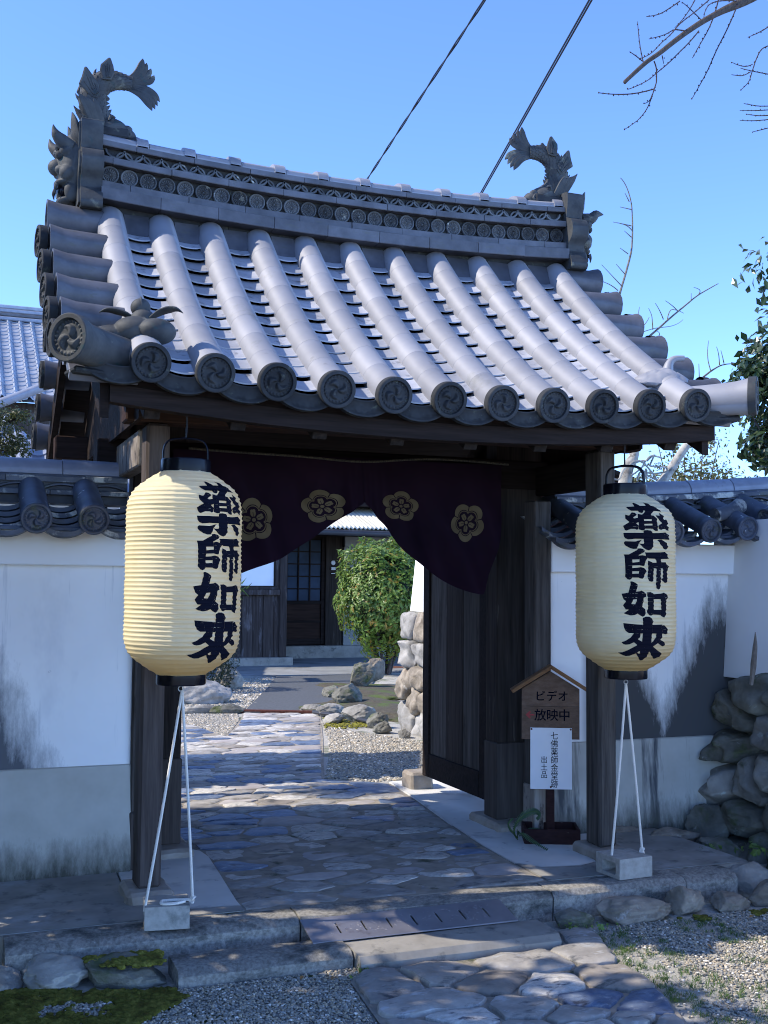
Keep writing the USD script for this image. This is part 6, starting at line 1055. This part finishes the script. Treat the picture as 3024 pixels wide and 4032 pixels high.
for i in range(7):
    a = .3+i*.28; part(cy, 'palm_leaf', tube(smoothpath([(1.75, 12.6, 1.0), (1.75+.35*math.cos(a), 12.6, 1.25+.2*math.sin(a)), (1.75+.75*math.cos(a), 12.55, 1.35+.35*math.sin(a))]), [.02, .03, .003], 6, True, .3), LBUSH)
    for k in range(14):
        t_ = k/14; b_ = np.array([1.75+.75*math.cos(a)*t_, 12.58, 1.05+.3*t_+.35*math.sin(a)*t_]); part(cy, 'leaflet', tube([b_, b_+np.array([.10*math.cos(a), 0, .10*(1 if k % 2 else -1)])], [.012, .002], 5), LBUSH) if k > 3 else None
part(cy, 'stem', tube([(1.75, 12.6, 0), (1.75, 12.6, 1.0)], .08, 8), BARK)

# ================================================================ roofs and trees left behind the wall
hl = thing('temple_hall', 'big grey tiled hall roof behind the gate at the left edge', 'building')
part(hl, 'wall', box(-9, 1.0, 22.6, 30, 0, 5.8, .02), WHOUSE)
def tileslope(dst, ox, oy, oz, nx_, ny_, px_, py_, slope, m_, amp=.05):
    for i in range(nx_):
        for j in range(ny_):
            x, y = ox-i*px_, oy+j*py_; u = np.linspace(0, 1, 11); V = []
            prof = amp*(np.exp(-((u-.12)/.13)**2)*1.3-.6*np.sin(np.clip((u-.25)/.75, 0, 1)*PI))
            for yy, dz in ((y, -.035), (y, 0), (y+py_*1.1, -.03)): V.append(np.column_stack([x+u*px_*1.01, np.full(11, yy), oz+(yy-oy)*slope+dz+prof]))
            part(dst, 'roof_tile', trimesh.Trimesh(np.vstack(V), grid_faces(3, 11)[:, ::-1], process=False), m_, smooth=40)
rf = part(hl, 'roof', [trimesh.Trimesh(np.array([(-9, 22, 5.72), (1.0, 22, 5.72), (1.0, 27.2, 8.75), (-9, 27.2, 8.75)]), np.array([(0, 1, 2), (0, 2, 3)]), process=False)], HALLT)
tileslope(rf, .7, 21.9, 5.82, 14, 21, .305, .25, .58, HALLT)
for i in range(4): part(hl, 'ridge_course', box(-9, 1.0, 27.0-.05*(3-i), 27.5+.05*(3-i), 8.72+i*.12, 8.82+i*.12, .02), [CAPT, RIDGE, CAPT, HALLT][i])
ob = thing('side_building', 'lower tiled roof with round eave discs behind the left wall', 'building')
r2 = part(ob, 'roof', [trimesh.Trimesh(np.array([(-6, 12.2, 3.3), (-1.2, 12.2, 3.3), (-1.2, 15.5, 4.3), (-6, 15.5, 4.3)]), np.array([(0, 1, 2), (0, 2, 3)]), process=False)], HALLT); part(ob, 'wall', box(-6, -1.3, 12.8, 15.5, 0, 3.3, .01), PLAS)
for i in range(6):
    x = -1.30-i*.27; t = part(r2, 'cover_tile', tube([(x, 12.1, 3.42), (x, 15, 4.35)], .085, 12), CAPT); part(t, 'eave_disc', facing(discmesh(.09, 16, 48), (x, 12.09, 3.42), (0, -1, -.2), i), DISC)
    for j in range(6): y = 12.12+j*.3; u = np.linspace(0, 1, 7); V = np.vstack([np.column_stack([x+.05+u*.17, np.full(7, yy), 3.38+(yy-12.1)*.32+dz-.03*np.sin(u*PI)]) for yy, dz in ((y, -.03), (y, 0), (y+.33, -.02))]); part(r2, 'pan_tile', trimesh.Trimesh(V, grid_faces(3, 7)[:, ::-1], process=False), CAPT, smooth=40)
# a sloping edge roll rising to the right
t = part(ob, 'edge_roll', tube([(-2.35, 12.0, 3.78), (-.70, 12.0, 4.56)], .07, 12), CAPT)
for k in range(2): part(ob, 'edge_disc', [facing(DT, (-1.42+k*.5, 11.95, 3.78+k*.26), (-.1, -1, -.1), k), tube([(-1.42+k*.5, 11.97, 3.78+k*.26), (-1.42+k*.5, 12.6, 3.88+k*.26)], .088, 14)], RIDGE)
part(ob, 'gable_wall', box(-3.2, -.7, 12.7, 12.9, 3.2, 3.7, .01), WHOUSE)
# tile rows seen just over the left wall's coping
lr = thing('low_roof', 'pale tiled low roof showing just above the left wall', 'roof')
part(lr, 'roof_deck', [trimesh.Trimesh(np.array([(-3.2, 3.3, 2.22), (-.9, 3.3, 2.22), (-.9, 4.6, 2.75), (-3.2, 4.6, 2.75)]), np.array([(0, 1, 2), (0, 2, 3)]), process=False)], CAPT)
for i in range(7):
    x = -1.16-i*.27; part(lr, 'cover_tile', tube([(x, 3.25, 2.30), (x, 4.3, 2.72)], .068, 12), CAPT)
    for j in range(5): y = 3.3+j*.2; u = np.linspace(0, 1, 7); V = np.vstack([np.column_stack([x+.05+u*.17, np.full(7, yy), 2.27+(yy-3.3)*.40+dz-.03*np.sin(u*PI)]) for yy, dz in ((y, -.022), (y, 0), (y+.22, -.015))]); part(lr, 'pan_tile', trimesh.Trimesh(V, grid_faces(3, 7)[:, ::-1], process=False), CAPT, smooth=40)
part(lr, 'wall', box(-3.2, -.95, 3.6, 4.6, 0, 2.2, .01), PLAS)
mt = thing('maple_tree', 'small leafy green tree behind the left wall at the left edge', 'tree')
part(mt, 'trunk', tube(smoothpath([(-2.6, 2.9, 0), (-2.55, 2.9, 1.4), (-2.35, 2.9, 2.35)]), [.06, .05, .03], 8), BARK)
for (a, b) in (((-2.35, 2.9, 2.35), (-1.75, 2.85, 2.45)), ((-2.35, 2.9, 2.35), (-1.7, 2.9, 2.72)), ((-2.35, 2.9, 2.35), (-2.1, 2.85, 2.85))): part(mt, 'branch', tube(smoothpath([a, (np.array(a)+np.array(b))/2+np.array([0, 0, .05]), b]), [.02, .012, .004], 6), BARK)
P1, d1 = crownpts((-2.12, 2.9, 2.66), (.36, .3, .20), 2600, 41, .7, .6, 3.); P2, d2 = crownpts((-1.83, 2.88, 2.50), (.17, .2, .11), 800, 42, .7, .7, 3.); P3, d3 = crownpts((-1.80, 2.9, 2.71), (.14, .15, .05), 300, 43, .7, .7, 3.)
part(mt, 'crown', leaves(np.vstack([P1, P2, P3]), np.vstack([d1, d2, d3])+np.array([0, 0, .8]), .035, 44, .45, .6), LMAP, smooth=False, kind='stuff')

# ================================================================ trees on the right
def tr(pts, r, n=7, k=3): return tube(smoothpath(pts, k) if len(pts) > 2 else np.array(pts, float), r, n)
def buds(pts, r, seed, step=.035):
    rr = np.random.default_rng(seed); c = smoothpath(pts, 6) if len(pts) > 2 else np.array(pts); s = np.concatenate([[0], np.cumsum(np.linalg.norm(np.diff(c, axis=0), axis=1))]); out = []
    for q in np.arange(step*.6, s[-1], step*1.): out.append(ell(at_s(c, s, q)+rr.normal(scale=r*.8, size=3), (r*1.25, r*1.1, r*1.7), 0))
    return out
bt = thing('bare_tree', 'bare tree reaching a cut limb with budding twigs in from the upper right', 'tree')
M0 = np.array(BR['main']); part(bt, 'trunk', tr([(3.6, .0, -.1), (3.7, -.05, 2.5), (3.65, 0, 4.6), tuple(M0[0]+np.array([.5, 0, .1]))], [.16, .14, .10, .06], 12), BARK)
mm = np.vstack([[M0[0]+np.array([.5, 0, .1])], M0]); part(bt, 'limb', [tr(mm, [.05, .035, .019, .0165, .014, .012], 10, 6), ell(M0[-1], (.0115, .0115, .014), 1)], BARK, smooth=50)
for i, p in enumerate(BR['tw']):
    r = .0042 if len(p) > 3 else .0035; part(bt, 'twig', [tr(p, [r, r*.85, r*.55], 6, 4)]+buds(p, r*.95, i), TWIG, smooth=50)
part(bt, 'branch', [tr([M0[0], (3.1, .1, 5.2), tuple(BR['tw'][15][0])], [.03, .02, .006]), tr([(3.7, .05, 4.2), (3.0, .1, 4.75), tuple(BR['tw'][16][0])], [.03, .014, .006]), tr([(3.7, .2, 3.4), (3.1, .2, 4.2), tuple(BR['tw'][21][0])], [.03, .014, .005])], BARK)
lt = thing('lichen_tree', 'pale lichen covered tree with bare shoots behind the right end of the gate roof', 'tree')
for k, r in (('A', [.068, .06, .042, .03]), ('Bt', [.05, .042, .036, .032, .022])): part(lt, 'trunk', tr([tuple(np.array(BR[k][0])*np.array([1, 1, 0])+np.array([.1, .3, -.1]))]+BR[k], r, 10), LICH, smooth=60)
for k in ('bt1', 'bt2', 'bt3'): part(lt, 'branch', tr(BR[k], [.015, .010, .007, .0035], 7, 4), TWIGG)
for i, p in enumerate(BR['side']): part(lt, 'twig', tr(p, [.0048, .0036, .0022], 6, 4), TWIGG)
for i, p in enumerate(BR['vine']): part(lt, 'vine', tr(p, .008, 6, 4), LICH)
ct = thing('camellia_tree', 'dark glossy camellia tree at the right edge behind the wall', 'tree')
part(ct, 'trunk', tr([(4.9, 2.6, 0), (4.85, 2.55, 1.8), (4.75, 2.5, 3.4)], [.09, .07, .03], 9), BARK)
BL = [((4.78, 2.5, 3.55), (.36, .45, .36), 620), ((4.62, 2.5, 3.42), (.40, .4, .22), 420), ((4.75, 2.5, 3.0), (.34, .45, .34), 520), ((4.60, 2.45, 2.75), (.26, .35, .24), 260), ((4.74, 2.55, 4.45), (.26, .4, .34), 120), ((5.0, 2.5, 4.0), (.42, .4, .5), 260), ((4.95, 2.5, 3.3), (.5, .6, .9), 800), ((4.38, 2.5, 3.15), (.12, .2, .12), 40)]
PP = [crownpts(c, r, n, 51+i, .75, .5) for i, (c, r, n) in enumerate(BL)]; P = np.vstack([p for p, _ in PP]); d = np.vstack([q for _, q in PP])
part(ct, 'leaf', leaves(P, d+np.array([0, 0, .7]), .115, 60, .46, .7), LCAM, smooth=False, kind='stuff'); k = np.random.default_rng(5).uniform(size=len(P)) < .2; part(ct, 'young_leaf', leaves(P[k]+.03, d[k]+np.array([0, 0, .7]), .09, 61, .46, .6), LCAML, smooth=False, kind='stuff')
for i, (c, r, n) in enumerate(BL): part(ct, 'branch', tr([(4.8, 2.52, 1.9+.15*i), tuple((np.array(c)+np.array([4.8, 2.52, 2.6]))/2), c], [.02, .012, .005]), BARK)
hb = thing('hedge_shrub', 'small leaved yellowish shrub rising behind the right wall', 'shrub')
P, d = crownpts((4.15, 3.0, 2.42), (.62, .4, .30), 3600, 71, .6, .5, 3.5); P2, d2 = crownpts((3.95, 3.0, 2.80), (.22, .2, .25), 160, 72, .9, .6); P3, d3 = crownpts((4.35, 3.0, 2.85), (.2, .2, .3), 200, 73, .9, .6)
part(hb, 'leaf', leaves(np.vstack([P, P2, P3]), np.vstack([d, d2, d3])+np.array([0, 0, .4]), .042, 74, .45, .8), LSHR, smooth=False, kind='stuff')
for i, (x, z) in enumerate([(3.75, 2.9), (3.9, 3.05), (4.05, 2.95), (4.3, 3.15), (4.45, 2.9)]): part(hb, 'stem', tr([(4.1, 3.0, 1.4), ((x+4.1)/2, 3.0, 2.2), (x, 3.0, z)], [.02, .008, .003], 6), TWIGG)
sh = thing('shed', 'small dark red board shed behind the right wall', 'shed')
for i in range(8): part(sh, 'wall_board', box(2.75+i*.22+.002, 2.97+i*.22-.002, 4.4, 4.43+.006*(i % 2), 0, 2.62, .003), WSHED)
part(sh, 'roof', [bar((2.6, 4.2, 2.98), (4.75, 4.2, 2.35), .9, .05, .006, up=(.3, 0, 1))], WY)
# ================================================================ overhead wires
def wire(a, b, sagz, r): a, b = np.array(a), np.array(b); return tube([a+(b-a)*t-np.array([0, 0, sagz*4*t*(1-t)]) for t in np.linspace(0, 1, 30)], r, 6)

# unseen evergreens out of view to the left, placed to shade the left foreground
PP = [crownpts(c, r, n, 81+k, .5, .3) for k, (c, r, n) in enumerate([((-3.5, -.5, 1.2), (.5, 1.8, 1.5), 6000), ((-4.0, -1.9, 2.8), (.8, 1.5, 1.9), 10000), ((-4.5, 1.5, 3.4), (.6, 1.25, 2.2), 9000)])]
single('evergreen_trees', leaves(np.vstack([p for p, _ in PP]), np.vstack([d for _, d in PP]), .17, 83, .5, .8), LBUSH, 'unseen evergreens out of view, placed to shade the left foreground', 'trees', None, 'stuff', smooth=False)
def ext(a, b, t): a, b = np.array(a), np.array(b); return tuple(a+(b-a)*t)
wl = thing('overhead_wire', 'thin twisted black wire crossing the sky, the left one of the two', 'wire', 'overhead wires'); A, B = (.547, -1.1, 5.146), (2.03, 8.4, 5.536)
c = np.array([ext(A, B, t) for t in np.linspace(-1.5, 1, 160)]); a = np.arange(160)*.9
part(wl, 'strand', tube(c+np.column_stack([.006*np.cos(a), 0*a, .006*np.sin(a)]), .0055, 5), WIREM); part(wl, 'strand', tube(c-np.column_stack([.006*np.cos(a), 0*a, .006*np.sin(a)]), .0055, 5), WIREM)
wr = thing('overhead_wire', 'thick double black wire crossing the sky, the right one of the two', 'wire', 'overhead wires'); A, B = (1.116, -1.1, 5.36), (3.732, 8.4, 5.431)
for dx, r in ((-.005, .0072), (.0085, .0072)): part(wr, 'strand', tube([np.array(ext(A, B, t))+np.array([dx, 0, -dx*.5]) for t in np.linspace(-1.5, 1, 12)], r, 6), WIREM)
